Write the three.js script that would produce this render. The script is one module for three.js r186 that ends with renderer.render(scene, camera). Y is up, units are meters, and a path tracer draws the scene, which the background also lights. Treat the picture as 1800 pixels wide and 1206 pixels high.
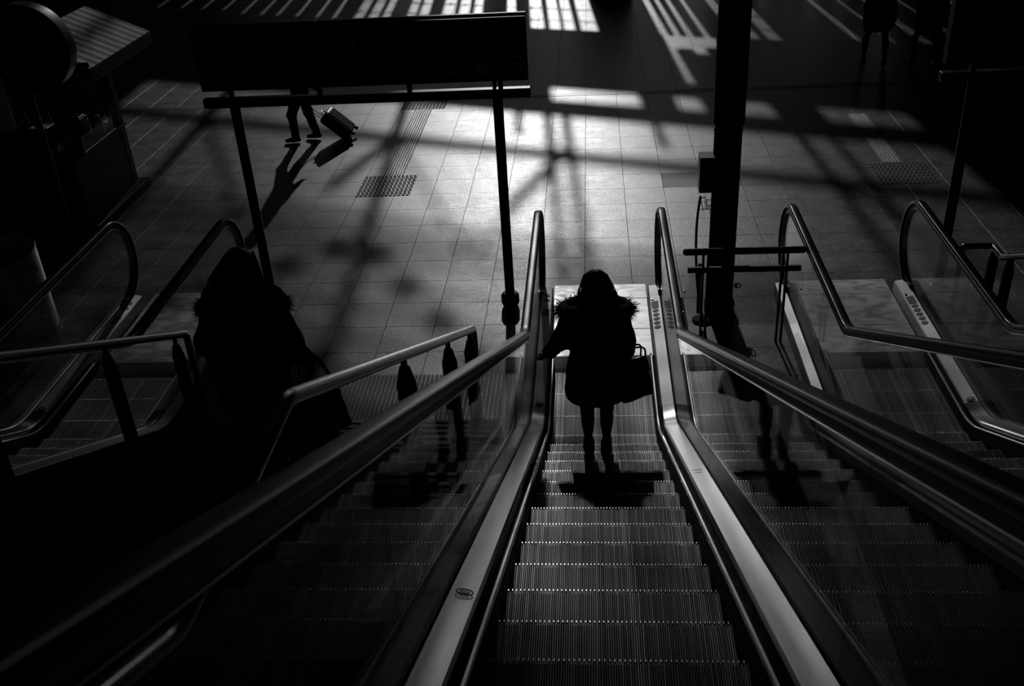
import * as THREE from 'three';
import { mergeGeometries, toCreasedNormals, mergeVertices } from 'three/addons/utils/BufferGeometryUtils.js';
import { RoundedBoxGeometry } from 'three/addons/geometries/RoundedBoxGeometry.js';
import { FontLoader } from 'three/addons/loaders/FontLoader.js';
import { TextGeometry } from 'three/addons/geometries/TextGeometry.js';

// ---------------------------------------------------------------- camera, sky, sun, exposure
const scene = new THREE.Scene();
const rad = THREE.MathUtils.degToRad;
const camera = new THREE.PerspectiveCamera(2 * Math.atan(603 / 1770.86) * 180 / Math.PI, 1800 / 1206, 0.05, 300);
camera.position.set(-0.058, 5.693, 7.707);
camera.rotation.order = 'YXZ';
camera.rotation.set(rad(-30.148), rad(5.528), rad(-3.666));
scene.add(camera);

const SKY = 0.36;
scene.background = new THREE.Color().setRGB(SKY, SKY, SKY);

const SUN = { x: 0.065, y: -0.385, z: 1 };                      // the way the sunlight travels, through the glazed front of the hall
const sun = new THREE.DirectionalLight(0xffffff, 1.05);
sun.name = 'sun';
sun.position.set(-SUN.x * 40, -SUN.y * 40, -SUN.z * 40 - 5);
sun.target.position.set(0, 0, -5);
sun.castShadow = true;
sun.shadow.radius = 1.5;
sun.shadow.mapSize.set(4096, 4096);
Object.assign(sun.shadow.camera, { left: -30, right: 30, top: 30, bottom: -30, near: 1, far: 140 });
scene.add(sun, sun.target);

const renderer = new THREE.WebGLRenderer({ antialias: true });
renderer.toneMapping = THREE.LinearToneMapping;
renderer.toneMappingExposure = 1.0;
renderer.shadowMap.enabled = true;

// ---------------------------------------------------------------- helpers
let seed = 7;
const rnd = () => { seed = (seed + 0x6d2b79f5) | 0; let t = Math.imul(seed ^ (seed >>> 15), 1 | seed); t = (t + Math.imul(t ^ (t >>> 7), 61 | t)) ^ t; return ((t ^ (t >>> 14)) >>> 0) / 4294967296; };
const rr = (a, b) => a + (b - a) * rnd();
const V = (x, y, z) => new THREE.Vector3(x, y, z);
const taken = new Map();
function numbered(n) { const k = taken.get(n) ?? 0; taken.set(n, k + 1); return k ? `${n}_${String(k).padStart(3, '0')}` : n; }
function shadowed(m) { m.castShadow = true; m.receiveShadow = true; return m; }
function part(name, geo, mat, parent, label) {
  const m = shadowed(new THREE.Mesh(geo, mat)); m.name = name; parent.add(m);
  if (label) m.userData.label = label;
  return m;
}
function thing(name, label, category, pos = [0, 0, 0], turn = 0, group) {
  const g = new THREE.Group(); g.name = numbered(name); g.position.set(...pos); g.rotation.y = turn;
  g.userData = { label, category }; if (group) g.userData.group = group;
  scene.add(g); return g;
}
function struct(name, geo, mat, label) {
  const m = shadowed(new THREE.Mesh(geo, mat)); m.name = name; m.userData = { kind: 'structure' };
  if (label) m.userData.label = label;
  scene.add(m); return m;
}
const box = (w, h, d, x = 0, y = 0, z = 0) => new THREE.BoxGeometry(w, h, d).translate(x, y, z);
const slab = (x0, x1, y0, y1, z0, z1) => box(x1 - x0, y1 - y0, z1 - z0, (x0 + x1) / 2, (y0 + y1) / 2, (z0 + z1) / 2);
const rbox = (w, h, d, x = 0, y = 0, z = 0, r = 0.01, s = 2) => new RoundedBoxGeometry(w, h, d, s, Math.min(r, w / 2.02, h / 2.02, d / 2.02)).translate(x, y, z);
const cyl = (r0, r1, h, x = 0, y = 0, z = 0, n = 20) => new THREE.CylinderGeometry(r1, r0, h, n).translate(x, y + h / 2, z);
function rod(a, b, r, n = 10, r2 = r) {
  const d = b.clone().sub(a), g = new THREE.CylinderGeometry(r2, r, d.length(), n);
  g.applyQuaternion(new THREE.Quaternion().setFromUnitVectors(V(0, 1, 0), d.clone().normalize()));
  const m = a.clone().add(b).multiplyScalar(0.5); return g.translate(m.x, m.y, m.z);
}
function bar(a, b, w, h) {                                    // square bar from a to b
  const d = b.clone().sub(a), g = new THREE.BoxGeometry(w, h, d.length());
  const o = new THREE.Object3D(); o.position.copy(a); o.lookAt(b); o.updateMatrix();
  g.translate(0, 0, d.length() / 2); return g.applyMatrix4(o.matrix);
}
function tube(pts, r, n = 10, seg = 0, closed = false) {
  const c = new THREE.CatmullRomCurve3(pts, closed, 'centripetal');
  return new THREE.TubeGeometry(c, seg || pts.length * 6, r, n, closed);
}
function bentPipe(pts, r, bend = 0.06, n = 12) {              // straight runs with rounded corners
  const path = new THREE.CurvePath(); let from = pts[0];
  for (let i = 1; i < pts.length - 1; i++) {
    const p = pts[i], a = p.clone().sub(pts[i - 1]), b = pts[i + 1].clone().sub(p), t = Math.min(bend, a.length() / 2.1, b.length() / 2.1);
    const q0 = p.clone().addScaledVector(a.normalize(), -t), q1 = p.clone().addScaledVector(b.normalize(), t);
    path.add(new THREE.LineCurve3(from, q0)); path.add(new THREE.QuadraticBezierCurve3(q0, p, q1)); from = q1;
  }
  path.add(new THREE.LineCurve3(from, pts[pts.length - 1]));
  const geos = [];
  for (const c of path.curves) geos.push(new THREE.TubeGeometry(c, c.isLineCurve3 ? 1 : 8, r, n, false));
  for (const [e, o] of [[pts[0], pts[1]], [pts[pts.length - 1], pts[pts.length - 2]]]) {
    const g = new THREE.SphereGeometry(r, n, 8); g.scale(1, 1, 1).translate(e.x, e.y, e.z); geos.push(g);
  }
  return merge(geos);
}
function merge(list) {
  const out = list.map((g) => { g = g.index ? g.toNonIndexed() : g; for (const k of Object.keys(g.attributes)) if (!['position', 'normal', 'uv', 'color'].includes(k)) g.deleteAttribute(k); return g; });
  const uv = out.every((g) => g.attributes.uv), col = out.every((g) => g.attributes.color);
  for (const g of out) { if (!uv) g.deleteAttribute('uv'); if (!col) g.deleteAttribute('color'); if (!g.attributes.normal) g.computeVertexNormals(); }
  return mergeGeometries(out);
}
function prism(points, depth, bevel = 0) {                    // points in (a, b); extruded along the third axis, centred
  const s = new THREE.Shape(points.map(([a, b]) => new THREE.Vector2(a, b)));
  return new THREE.ExtrudeGeometry(s, { depth: depth - 2 * bevel, bevelEnabled: bevel > 0, bevelThickness: bevel, bevelSize: bevel, bevelOffset: -bevel, bevelSegments: 2, curveSegments: 16 }).translate(0, 0, -depth / 2 + bevel);
}
// points given as (z, y), extruded along x
const prismX = (points, depth, bevel = 0) => prism(points.map(([z, y]) => [-z, y]), depth, bevel).rotateY(Math.PI / 2);
// sweep a closed profile [[x, n] ...] along a path [[z, y] ...]
function sweep(profile, path, crease = 0.7) {
  const P = path.length, N = profile.length, pos = [], uv = [], ring = [];
  let len = 0; const peri = [0];
  for (let j = 0; j < N; j++) { const a = profile[j], b = profile[(j + 1) % N]; peri.push(peri[j] + Math.hypot(a[0] - b[0], a[1] - b[1])); }
  for (let i = 0; i < P; i++) {
    const a = path[Math.max(0, i - 1)], b = path[i], c = path[Math.min(P - 1, i + 1)];
    let t1 = [b[0] - a[0], b[1] - a[1]], t2 = [c[0] - b[0], c[1] - b[1]]; if (!i) t1 = t2; if (i === P - 1) t2 = t1;
    const l1 = Math.hypot(...t1), l2 = Math.hypot(...t2); if (i) len += l1;
    let tz = t1[0] / l1 + t2[0] / l2, ty = t1[1] / l1 + t2[1] / l2; const l = Math.hypot(tz, ty); tz /= l; ty /= l;
    const k = 1 / Math.max(0.5, (tz * t1[0] + ty * t1[1]) / l1);
    ring.push({ len, v: profile.map(([x, n]) => [x, b[1] + n * tz * k, b[0] - n * ty * k]) });
  }
  const tri = (p, q, r, up, uq, ur) => { pos.push(...p, ...q, ...r); uv.push(...up, ...uq, ...ur); };
  for (let i = 0; i < P - 1; i++) for (let j = 0; j < N; j++) {
    const k = (j + 1) % N, A = ring[i], B = ring[i + 1];
    const ua = [A.len, peri[j]], ub = [A.len, peri[j + 1]], uc = [B.len, peri[j + 1]], ud = [B.len, peri[j]];
    tri(A.v[j], A.v[k], B.v[k], ua, ub, uc); tri(A.v[j], B.v[k], B.v[j], ua, uc, ud);
  }
  const tris = THREE.ShapeUtils.triangulateShape(profile.map((p) => new THREE.Vector2(...p)), []);
  for (const [a, b, c] of tris) {
    const f = ring[0].v, e = ring[P - 1].v, u = (q) => [profile[q][0], profile[q][1]];
    tri(f[c], f[b], f[a], u(c), u(b), u(a)); tri(e[a], e[b], e[c], u(a), u(b), u(c));
  }
  let g = new THREE.BufferGeometry();
  g.setAttribute('position', new THREE.Float32BufferAttribute(pos, 3)); g.setAttribute('uv', new THREE.Float32BufferAttribute(uv, 2));
  // keep the faces pointing out of the profile
  const area = profile.reduce((s, a, j) => { const b = profile[(j + 1) % N]; return s + a[0] * b[1] - a[1] * b[0]; }, 0);
  if (area < 0) flip(g);
  return toCreasedNormals(g, crease);
}
function flip(g) {
  for (const a of Object.values(g.attributes)) for (let i = 0; i < a.count; i += 3) for (let c = 0; c < a.itemSize; c++) { const t = a.array[(i + 1) * a.itemSize + c]; a.array[(i + 1) * a.itemSize + c] = a.array[(i + 2) * a.itemSize + c]; a.array[(i + 2) * a.itemSize + c] = t; }
  return g;
}
const roundedProfile = (w, h, n = 20, e = 3, cx = 0, cy = 0) => Array.from({ length: n }, (_, i) => {
  const t = i / n * Math.PI * 2, c = Math.cos(t), s = Math.sin(t);
  return [cx + w / 2 * Math.sign(c) * Math.abs(c) ** (2 / e), cy + h / 2 * Math.sign(s) * Math.abs(s) ** (2 / e)];
});

// ---------------------------------------------------------------- noise and textures
const hash = (x, y, z) => { let h = Math.imul(x, 374761393) + Math.imul(y, 668265263) + Math.imul(z, 2147483647 ^ 0x5bd1e995); h = Math.imul(h ^ (h >>> 13), 1274126177); return ((h ^ (h >>> 16)) >>> 0) / 4294967296; };
function noise3(x, y, z) {
  const X = Math.floor(x), Y = Math.floor(y), Z = Math.floor(z), f = (t) => t * t * (3 - 2 * t), u = f(x - X), v = f(y - Y), w = f(z - Z), L = (a, b, t) => a + (b - a) * t;
  return L(L(L(hash(X, Y, Z), hash(X + 1, Y, Z), u), L(hash(X, Y + 1, Z), hash(X + 1, Y + 1, Z), u), v), L(L(hash(X, Y, Z + 1), hash(X + 1, Y, Z + 1), u), L(hash(X, Y + 1, Z + 1), hash(X + 1, Y + 1, Z + 1), u), v), w);
}
function tileNoise(n, cells, s) {                              // repeating value noise, n pixels a side
  const g = new Float32Array(cells * cells); for (let i = 0; i < g.length; i++) g[i] = hash(i, s, 91);
  const at = (x, y) => g[((y % cells + cells) % cells) * cells + ((x % cells + cells) % cells)], out = new Float32Array(n * n), f = (t) => t * t * (3 - 2 * t);
  for (let y = 0; y < n; y++) for (let x = 0; x < n; x++) {
    const a = x / n * cells, b = y / n * cells, X = Math.floor(a), Y = Math.floor(b), u = f(a - X), v = f(b - Y);
    out[y * n + x] = (at(X, Y) * (1 - u) + at(X + 1, Y) * u) * (1 - v) + (at(X, Y + 1) * (1 - u) + at(X + 1, Y + 1) * u) * v;
  }
  return out;
}
function texture(n, fn, srgb = false, m = n) {
  const d = new Uint8Array(n * m * 4);
  for (let y = 0; y < m; y++) for (let x = 0; x < n; x++) { const v = Math.max(0, Math.min(255, Math.round(255 * fn(x, y)))); d.set([v, v, v, 255], (y * n + x) * 4); }
  const t = new THREE.DataTexture(d, n, m); t.wrapS = t.wrapT = THREE.RepeatWrapping; t.magFilter = t.minFilter = THREE.LinearFilter; if (srgb) t.colorSpace = THREE.SRGBColorSpace; t.needsUpdate = true; return t;
}
const T = 1024, nA = tileNoise(T, 12, 1), nB = tileNoise(T, 64, 2), nC = tileNoise(T, 256, 3), nD = tileNoise(T, 512, 4), nE = tileNoise(T, 5, 5);
const streak = (x, y) => 0.6 * nC[y * T + (x >> 3)] + 0.4 * nD[y * T + (x >> 4)];
const stoneColor = texture(T, (x, y) => { const i = y * T + x; return 0.72 + 0.16 * (nA[i] - 0.5) + 0.22 * (nB[i] - 0.5) + 0.3 * (nC[i] - 0.5) + 0.2 * (nD[i] - 0.5) + 0.3 * (streak(x, y) - 0.5); }, true);
const stoneRough = texture(T, (x, y) => { const i = y * T + x; return 0.8 + 0.1 * (nA[i] - 0.5) + 0.07 * (nB[i] - 0.5) + 0.1 * (nC[i] - 0.5) + 0.16 * (streak(x, y) - 0.5); });
const stoneBump = texture(T, (x, y) => { const i = y * T + x; return 0.5 + 0.3 * (nC[i] - 0.5) + 0.35 * (nD[i] - 0.5) + 0.4 * (streak(x, y) - 0.5); });
for (const t of [stoneColor, stoneRough, stoneBump]) t.repeat.set(0.5, 0.5);
const brushed = texture(512, (x, y) => 0.9 + 0.07 * (hash(y, 3, 1) - 0.5) + 0.03 * (hash(x >> 6, y, 4) - 0.5));
brushed.repeat.set(0.4, 6);
const scuffed = texture(512, (x, y) => { const i = ((y * 2) % T) * T + (x * 2) % T; return 0.82 + 0.3 * (nA[i] - 0.5) + 0.12 * (nE[i] - 0.5) + 0.1 * (nC[i] - 0.5); });
const speckle = texture(256, (x, y) => 0.75 + 0.5 * (hash(x, y, 8) - 0.5), true);
const weave = texture(128, (x, y) => 0.5 + 0.25 * Math.sin(x * Math.PI / 2) * Math.sin(y * Math.PI / 2) + 0.4 * (hash(x, y, 11) - 0.5));
weave.repeat.set(20, 20);

const grey = (v) => new THREE.Color().setRGB(v, v, v);
const mat = (v, roughness, metalness = 0, extra = {}) => new THREE.MeshPhysicalMaterial({ color: grey(v), roughness, metalness, ...extra });
const M = {
  grout: mat(0.02, 0.9),
  stone: [0.115, 0.122, 0.108, 0.128, 0.11].map((v) => mat(v, 0.47, 0, { map: stoneColor, roughnessMap: stoneRough, bumpMap: stoneBump, bumpScale: 0.0024 })),
  darkStone: mat(0.02, 0.6, 0, { map: stoneColor, bumpMap: stoneBump, bumpScale: 0.002 }),
  steel: mat(0.62, 0.48, 1, { roughnessMap: brushed, clearcoat: 1, clearcoatRoughness: 0.12 }),
  brushedSteel: mat(0.42, 0.6, 1, { roughnessMap: brushed }),
  polished: mat(0.58, 0.22, 1, { roughnessMap: brushed }),
  plate: mat(0.55, 0.52, 1, { roughnessMap: scuffed }),
  chrome: mat(0.6, 0.2, 1),
  pipe: mat(0.45, 0.24, 1),
  darkSteel: mat(0.035, 0.45, 0.6),
  blackPaint: mat(0.006, 0.42),
  blackMatt: mat(0.004, 0.85),
  rubber: mat(0.005, 0.3, 0, { specularIntensity: 0.35 }),
  tread: mat(0.62, 0.46, 0.9, { vertexColors: true }),
  teeth: mat(0.65, 0.32, 1),
  skirt: mat(0.012, 0.6, 0.3),
  brush: mat(0.004, 0.95),
  glass: mat(1, 0, 0, { color: grey(0.9), transmission: 1, thickness: 0, ior: 1.5, specularIntensity: 0.72 }),
  decal: mat(0.05, 0.6), decalDark: mat(0.008, 0.5), decalLight: mat(0.3, 0.6), decalMark: mat(0.12, 0.6),
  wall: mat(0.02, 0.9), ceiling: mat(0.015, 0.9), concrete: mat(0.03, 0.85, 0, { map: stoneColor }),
  plaza: mat(0.12, 0.9),
  frame: mat(0.02, 0.5, 0.3),
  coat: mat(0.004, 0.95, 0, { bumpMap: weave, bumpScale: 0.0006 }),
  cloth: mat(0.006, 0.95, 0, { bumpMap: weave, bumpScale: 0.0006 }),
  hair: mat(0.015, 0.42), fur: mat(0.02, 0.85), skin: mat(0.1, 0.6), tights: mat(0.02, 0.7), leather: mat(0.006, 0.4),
  signFace: mat(0.003, 0.55), signMark: mat(0.7, 0.7), signMarkDim: mat(0.6, 0.7),
  stripeLight: mat(0.75, 0.8), stripeDark: mat(0.16, 0.8),
  stair: mat(0.1, 0.85, 0, { map: stoneColor, bumpMap: stoneBump, bumpScale: 0.002 }),
  stairEdge: mat(0.13, 0.75),
  rib: mat(0.085, 0.6, 0, { map: speckle }),
  shinyPlastic: mat(0.004, 0.2, 0, { specularIntensity: 0.4 }),
  glassware: mat(0.9, 0.05, 0, { transmission: 1, thickness: 0, ior: 1.5 }),
};

// ---------------------------------------------------------------- the floor
const S = Math.tan(rad(27.304)), ZB = -0.201;                   // slope of the escalators and where the slope meets the floor
const EX = { left: -5.12, main: 0, right: 2.86 };
const floor = struct('floor', slab(-24, 18, -0.3, -0.012, -40, 14), M.grout, 'grey stone tile floor of the station hall');
const TX = 0.5835, TZ = 0.59, JX = -0.187, JZ = -4.24, J = 0.0035, BV = 0.0018;
function tileGeo(w, d, u0, v0) {
  const x = w / 2 - J / 2, z = d / 2 - J / 2, pos = [], uv = [];
  const q = (a, b, c, e) => { for (const p of [a, b, c, a, c, e]) { pos.push(...p); uv.push(u0 + p[0], v0 + p[2]); } };
  const t = [[-x + BV, 0, z - BV], [x - BV, 0, z - BV], [x - BV, 0, -z + BV], [-x + BV, 0, -z + BV]], s = [[-x, -BV * 0.7, z], [x, -BV * 0.7, z], [x, -BV * 0.7, -z], [-x, -BV * 0.7, -z]], b = s.map(([X, , Z]) => [X, -0.02, Z]);
  q(...t); for (let i = 0; i < 4; i++) { const k = (i + 1) % 4; q(s[i], s[k], t[k], t[i]); q(b[i], b[k], s[k], s[i]); }
  const g = new THREE.BufferGeometry(); g.setAttribute('position', new THREE.Float32BufferAttribute(pos, 3)); g.setAttribute('uv', new THREE.Float32BufferAttribute(uv, 2)); g.computeVertexNormals(); return g;
}
const tactile = [                                               // x0, x1, z0, z1, pattern
  [-3.71, -2.86, -7.43, -6.56, 'stud'], [-3.71, -2.85, -11.74, -10.92, 'stud'], [-3.43, -3.09, -10.92, -7.43, 'rib'],
  [4.14, 4.97, -7.36, -6.48, 'stud'], [4.37, 4.66, -9.8, -7.36, 'rib'],
  [-4.05, -1.02, -1.4, -0.42, 'rib'], [4.17, 7.2, -3.36, -1.9, 'rib'],
];
const inside = (x, z, [x0, x1, z0, z1], m = 0) => x > x0 - m && x < x1 + m && z > z0 - m && z < z1 + m;
const blocked = [...Object.values(EX).map((c) => [c - 0.83, c + 0.83, -3.34, 20]), [-24, -3.6, 99, 99]];
{
  camera.updateMatrixWorld(); const inv = camera.matrixWorld.clone().invert(), f = 1770.86;
  const list = [];
  for (let i = -36; i < 30; i++) for (let k = -17; k < 60; k++) {
    const x = JX + (i + 0.5) * TX, z = JZ - (k + 0.5) * TZ;
    if (z > 6 || x < -20 || x > 14) continue;
    if (blocked.some((r) => inside(x, z, r, 0.0))) continue;
    const p = V(x, 0, z).applyMatrix4(inv), px = 900 + f * p.x / -p.z, py = 603 - f * p.y / -p.z;
    const vis = p.z < -1 && px > -20 && px < 1820 && py > -20 && py < 1226 && z < 0.1, covered = z > -3.3 && (x < -4 || x > 1.2);
    list.push({ x, z, size: vis && !covered ? 1 / (p.z * p.z) : 0 });
  }
  list.sort((a, b) => b.size - a.size);
  const variants = Array.from({ length: 6 }, (_, i) => tileGeo(TX, TZ, i * 0.37, i * 0.71)), rest = [];
  const dark = [[1.85, -6.9], [1.27, -6.9]];
  list.forEach((t, n) => {
    const isDark = dark.some(([a, b]) => Math.abs(a - t.x) < 0.3 && Math.abs(b - t.z) < 0.3), tone = Math.floor(rnd() * 5), geo = variants[Math.floor(rnd() * 6)], tilt = [rr(-0.004, 0.004), rr(-0.004, 0.004)];
    if (n < 300) {
      const m = part('floor_tile', geo, isDark ? M.darkStone : M.stone[tone], floor); m.position.set(t.x, 0, t.z); m.rotation.set(tilt[0] * 0.2, 0, tilt[1] * 0.2);
    } else rest.push(geo.clone().rotateX(tilt[0] * 0.2).rotateZ(tilt[1] * 0.2).translate(t.x, 0, t.z));
  });
  const r = part('floor_tiles_beyond', merge(rest), M.stone[0], floor); r.userData.kind = 'stuff';
}
for (const [x0, x1, z0, z1, kind] of tactile) {
  const plate = part('tactile_paving', slab(x0 + 0.003, x1 - 0.003, -0.02, 0.002, z0 + 0.003, z1 - 0.003), M.stone[2], floor, kind === 'stud' ? 'guide paving square of raised studs' : 'guide paving strip of raised ribs'), list = [];
  if (kind === 'rib') { const n = Math.round((x1 - x0) / 0.045); for (let i = 0; i < n; i++) { const x = x0 + (i + 0.5) * (x1 - x0) / n; list.push(prism([[-0.014, 0], [0.014, 0], [0.009, 0.006], [-0.009, 0.006]], z1 - z0 - 0.02).translate(x, 0.002, (z0 + z1) / 2)); } }
  else { const n = 13, m = 13; for (let i = 0; i < n; i++) for (let k = 0; k < m; k++) list.push(prism([[-0.024, 0], [0.024, 0], [0.018, 0.008], [-0.018, 0.008]], 0.03).translate(x0 + (i + 0.5 + (k % 2 ? 0.12 : -0.12)) * (x1 - x0) / n, 0.002, z0 + (k + 0.5) * (z1 - z0) / m)); }
  const r = part(kind === 'stud' ? 'studs' : 'ribs', merge(list), M.rib, plate); r.userData.kind = 'stuff';
}
{                                                              // the drain channel right across the hall
  const ch = part('drain_channel', slab(-20, 14, -0.02, 0.001, -11.64, -11.43), M.darkSteel, floor, 'dark metal drain channel across the floor'), bars = [];
  for (let i = 0; i < 600; i++) bars.push(box(0.03, 0.006, 0.19, -12 + i * 0.045, 0.003, -11.535));
  const r = part('grating', merge(bars), M.darkSteel, ch); r.userData.kind = 'stuff';
}

// ---------------------------------------------------------------- the hall: walls, roof, upper floor, glazed front
const H = 16;
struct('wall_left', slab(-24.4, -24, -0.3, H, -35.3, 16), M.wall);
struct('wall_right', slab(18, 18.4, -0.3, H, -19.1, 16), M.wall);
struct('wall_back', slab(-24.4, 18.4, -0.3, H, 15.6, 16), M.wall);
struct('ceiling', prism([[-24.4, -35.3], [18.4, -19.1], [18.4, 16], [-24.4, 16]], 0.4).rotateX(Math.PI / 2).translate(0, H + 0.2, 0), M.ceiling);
const upperY = (11.4 - ZB) * S;
struct('floor_upper', slab(-24, 18, upperY - 0.4, upperY, 11.4, 15.6), M.concrete);
struct('wall_under_landing', slab(-24, 18, -0.3, upperY - 0.4, 13.6, 14), M.wall);
{
  const g = new THREE.Group(); g.name = 'window_1'; g.userData = { kind: 'structure', label: 'glazed steel front of the hall' }; g.position.set(0, 0, -26); g.rotation.y = -Math.atan(0.38); scene.add(g);
  const c = Math.cos(Math.atan(0.38)), U = (x) => x / c;        // position along the front for a given x
  const H_ = (w) => (w + 26) * 0.385 * 1.024;                   // height whose shadow falls on the floor line w = z - 0.38 x
  const beam = (h0, h1, x0 = -11, x1 = 4.7, d = 0.2, name = 'transom') => part(name, slab(U(x0), U(x1), h0, h1, -d / 2, d / 2), M.frame, g);
  const post = (x, h0, h1, w = 0.1, d = 0.16, name = 'mullion') => part(name, slab(U(x) - w / 2, U(x) + w / 2, h0, h1, -d / 2, d / 2), M.frame, g);
  beam(H_(-16.5), H_(-11.75), -11, 0.9, 0.2, 'panel');
  beam(H_(-15.3), H_(-11.75), 1.08, 1.4, 0.2, 'panel'); beam(H_(-14.9), H_(-11.75), 1.4, 1.72, 0.2, 'panel'); beam(H_(-15.5), H_(-11.75), 1.72, 2.1, 0.2, 'panel'); beam(H_(-16.5), H_(-11.75), 2.1, 4.7, 0.2, 'panel'); beam(H_(-12.6), H_(-11.75), 0.9, 1.08, 0.2, 'panel');

  beam(H_(-11.75), H_(-10.85), -11, -1.85, 0.2, 'panel'); beam(H_(-11.75), H_(-10.85), -0.12, 0.5, 0.2, 'panel'); beam(H_(-11.75), H_(-10.85), 1.0, 1.35, 0.2, 'panel'); beam(H_(-11.75), H_(-10.85), 2.2, 2.95, 0.2, 'panel'); 
  beam(H_(-10.85), H_(-10.0));
  beam(H_(-8.1), H_(-7.65), -11, 4.7, 0.12);
  beam(H_(-3.8), H_(-3.45), -11, 4.7, 0.12); beam(H_(0.4), H_(0.8), -11, 4.7, 0.12); 
  for (const x of [-8.7, -4.75]) post(x, 0, H, 0.17);
  for (const x of [2.3]) post(x, 0, H, 0.11);
  post(-1.95, H_(-10), H, 0.12); post(-1.62, H_(-10), H, 0.12); post(2.8, H_(-10), H, 0.09);
  for (const x of [-2.5, -0.02]) post(x, H_(-10.0), H_(-8.7), 0.12, 0.12, 'hanger');
  // unseen steep gable above the glazing, shaped to shade the stairs
  part('unseen_gable_wall', prism([[U(-11), 13], [U(-6.3), 13], [U(-6.3), 10.1], [U(-4.8), 10.1], [U(-2.2), 15.2], [U(0.4), 15.2], [U(3.6), 10.1], [U(4.4), 10.1], [U(4.4), H], [U(-11), H]], 0.4), M.wall, g);
  // braces of the steel front
  const br = (x0, h0, x1, h1, r = 0.05) => part('brace', rod(V(U(x0), h0, 0), V(U(x1), h1, 0), r, 8), M.frame, g);
  const n1 = H_(-7.9), n2 = H_(-3.6), n3 = H_(0.6);
  br(-1.78, n1, -2.7, n1 + 1.0, 0.1); br(-4.75, n1, -5.6, n1 + 1.0, 0.1); br(-1.78, n1, -3.2, n2, 0.035); br(-4.75, n1, -3.2, n2, 0.035); br(2.3, n1, 4.2, n2, 0.05); br(-4.75, n2, -8.7, n3, 0.08); br(-4.75, n2, -1.78, n3, 0.08); br(2.3, n2, 6.3, n3, 0.08); br(-8.7, n1, -6.7, n2, 0.06);
  for (const x of [-1.78, -4.75]) part('joint', new THREE.SphereGeometry(0.17, 12, 8).scale(1.4, 0.8, 1).translate(U(x), n1, 0), M.frame, g);
  // entrance doors: stiles, glass with stickers
  const leaf = (x0, x1, h0 = 0, h1 = H_(-16.5), name = 'door_leaf') => part(name, slab(U(x0), U(x1), h0, h1, -0.04, 0.04), M.frame, g);
  const panes = [[-6.9, -6.62], [-6.5, -6.22], [-6.12, -5.9], [-5.45, -5.2], [-5.12, -4.85], [-4.5, -4.15], [-4.05, -3.75], [-3.65, -3.4], [-2.75, -2.5], [-2.14, -1.8], [-1.68, -1.39], [-1.33, -1.05], [-0.92, -0.51], [0.9, 1.08], [1.2, 1.34], [1.48, 1.62], [1.85, 1.98], [2.5, 2.75], [2.82, 3.05], [3.2, 3.5], [5.0, 5.16], [5.7, 5.8], [6.3, 6.5], [7.1, 7.2], [8.2, 8.35]];
  for (const x of [-13.2, -12.4, -11.7, -11.0, -10.3, -9.7, -9.2, -8.6, -8.0, -7.5]) panes.push([x, x + 0.09]);
  panes.sort((p, q) => p[0] - q[0]); let edge = -14;
  panes.forEach(([a, b]) => {
    leaf(edge, a); edge = b;
    if (b - a > 0.2) {
      const pane = part('pane', slab(U(a), U(b), 0.05, H_(-16.5), -0.006, 0.006), M.glass, g);
      for (const [h, n] of [[H_(-17.5), 4], [H_(-18.8), 3]]) for (let k = 0; k < n; k++) { const w = (U(b) - U(a) - 0.04) / n; part('sticker', rbox(w * rr(0.35, 0.75), rr(0.05, 0.13), 0.004, U(a) + 0.02 + (k + 0.5) * w, h + rr(-0.03, 0.03), 0.01, 0.02, 1), M.blackMatt, pane); }
    }
  });
  leaf(edge, 10); leaf(-0.51, 0.9, H_(-16.5), H_(-14.9));
  part('unseen_pier', slab(U(4.5), U(18), H_(-16.6), H, -0.3, 0.3), M.wall, g); part('unseen_pier', slab(U(10), U(18), 0, H_(-16.6), -0.3, 0.3), M.wall, g);  // unseen piers, out of view, placed to darken both sides of the hall
  part('unseen_pier', slab(U(-24), U(-11), H_(-16.6), H, -0.3, 0.3), M.wall, g); part('unseen_pier', slab(U(-24), U(-14), 0, H_(-16.6), -0.3, 0.3), M.wall, g);
  for (let i = 0; i < 24; i++) part('louvre', slab(U(-11), U(4.4), 8.5 + i * 0.28, 8.5 + i * 0.28 + (i < 16 ? 0.08 + Math.min(i, 5) * 0.006 : 0.085 + (i - 15) * 0.013), -0.05, 0.05), M.frame, g);  // unseen slats, spaced to dim the sun on the near floor and steps
}
struct('ground', slab(-90, 90, -0.35, -0.32, -140, -18), M.plaza, 'paved square outside');

// ---------------------------------------------------------------- escalators
const nose = (z) => Math.max(0, (z - ZB) * S);
function risePath(h, R, z0, z1) {                              // level, then a fillet of radius R, then the slope; h above the noses
  const th = rad(27.304), t = R * Math.tan(th / 2), pts = [[z0, h]];
  if (z0 < ZB - t) for (let i = 0; i <= 10; i++) { const a = th * i / 10; pts.push([ZB - t + R * Math.sin(a), h + R * (1 - Math.cos(a))]); }
  pts.push([z1, h + nose(z1)]); return pts;
}
const TOP = 11.4;
const NEWEL = { z: -2.9, y: 0.655, r: 0.515 };
function newelPath(r, tail = -2.87) {
  const pts = [[tail, NEWEL.y - r]];
  for (let i = 0; i <= 24; i++) { const a = -Math.PI / 2 - Math.PI * i / 24; pts.push([NEWEL.z + r * Math.cos(a), NEWEL.y + r * Math.sin(a)]); }
  return [...pts, ...risePath(NEWEL.y + r, 0.55, NEWEL.z + 0.1, TOP)];
}
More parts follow.
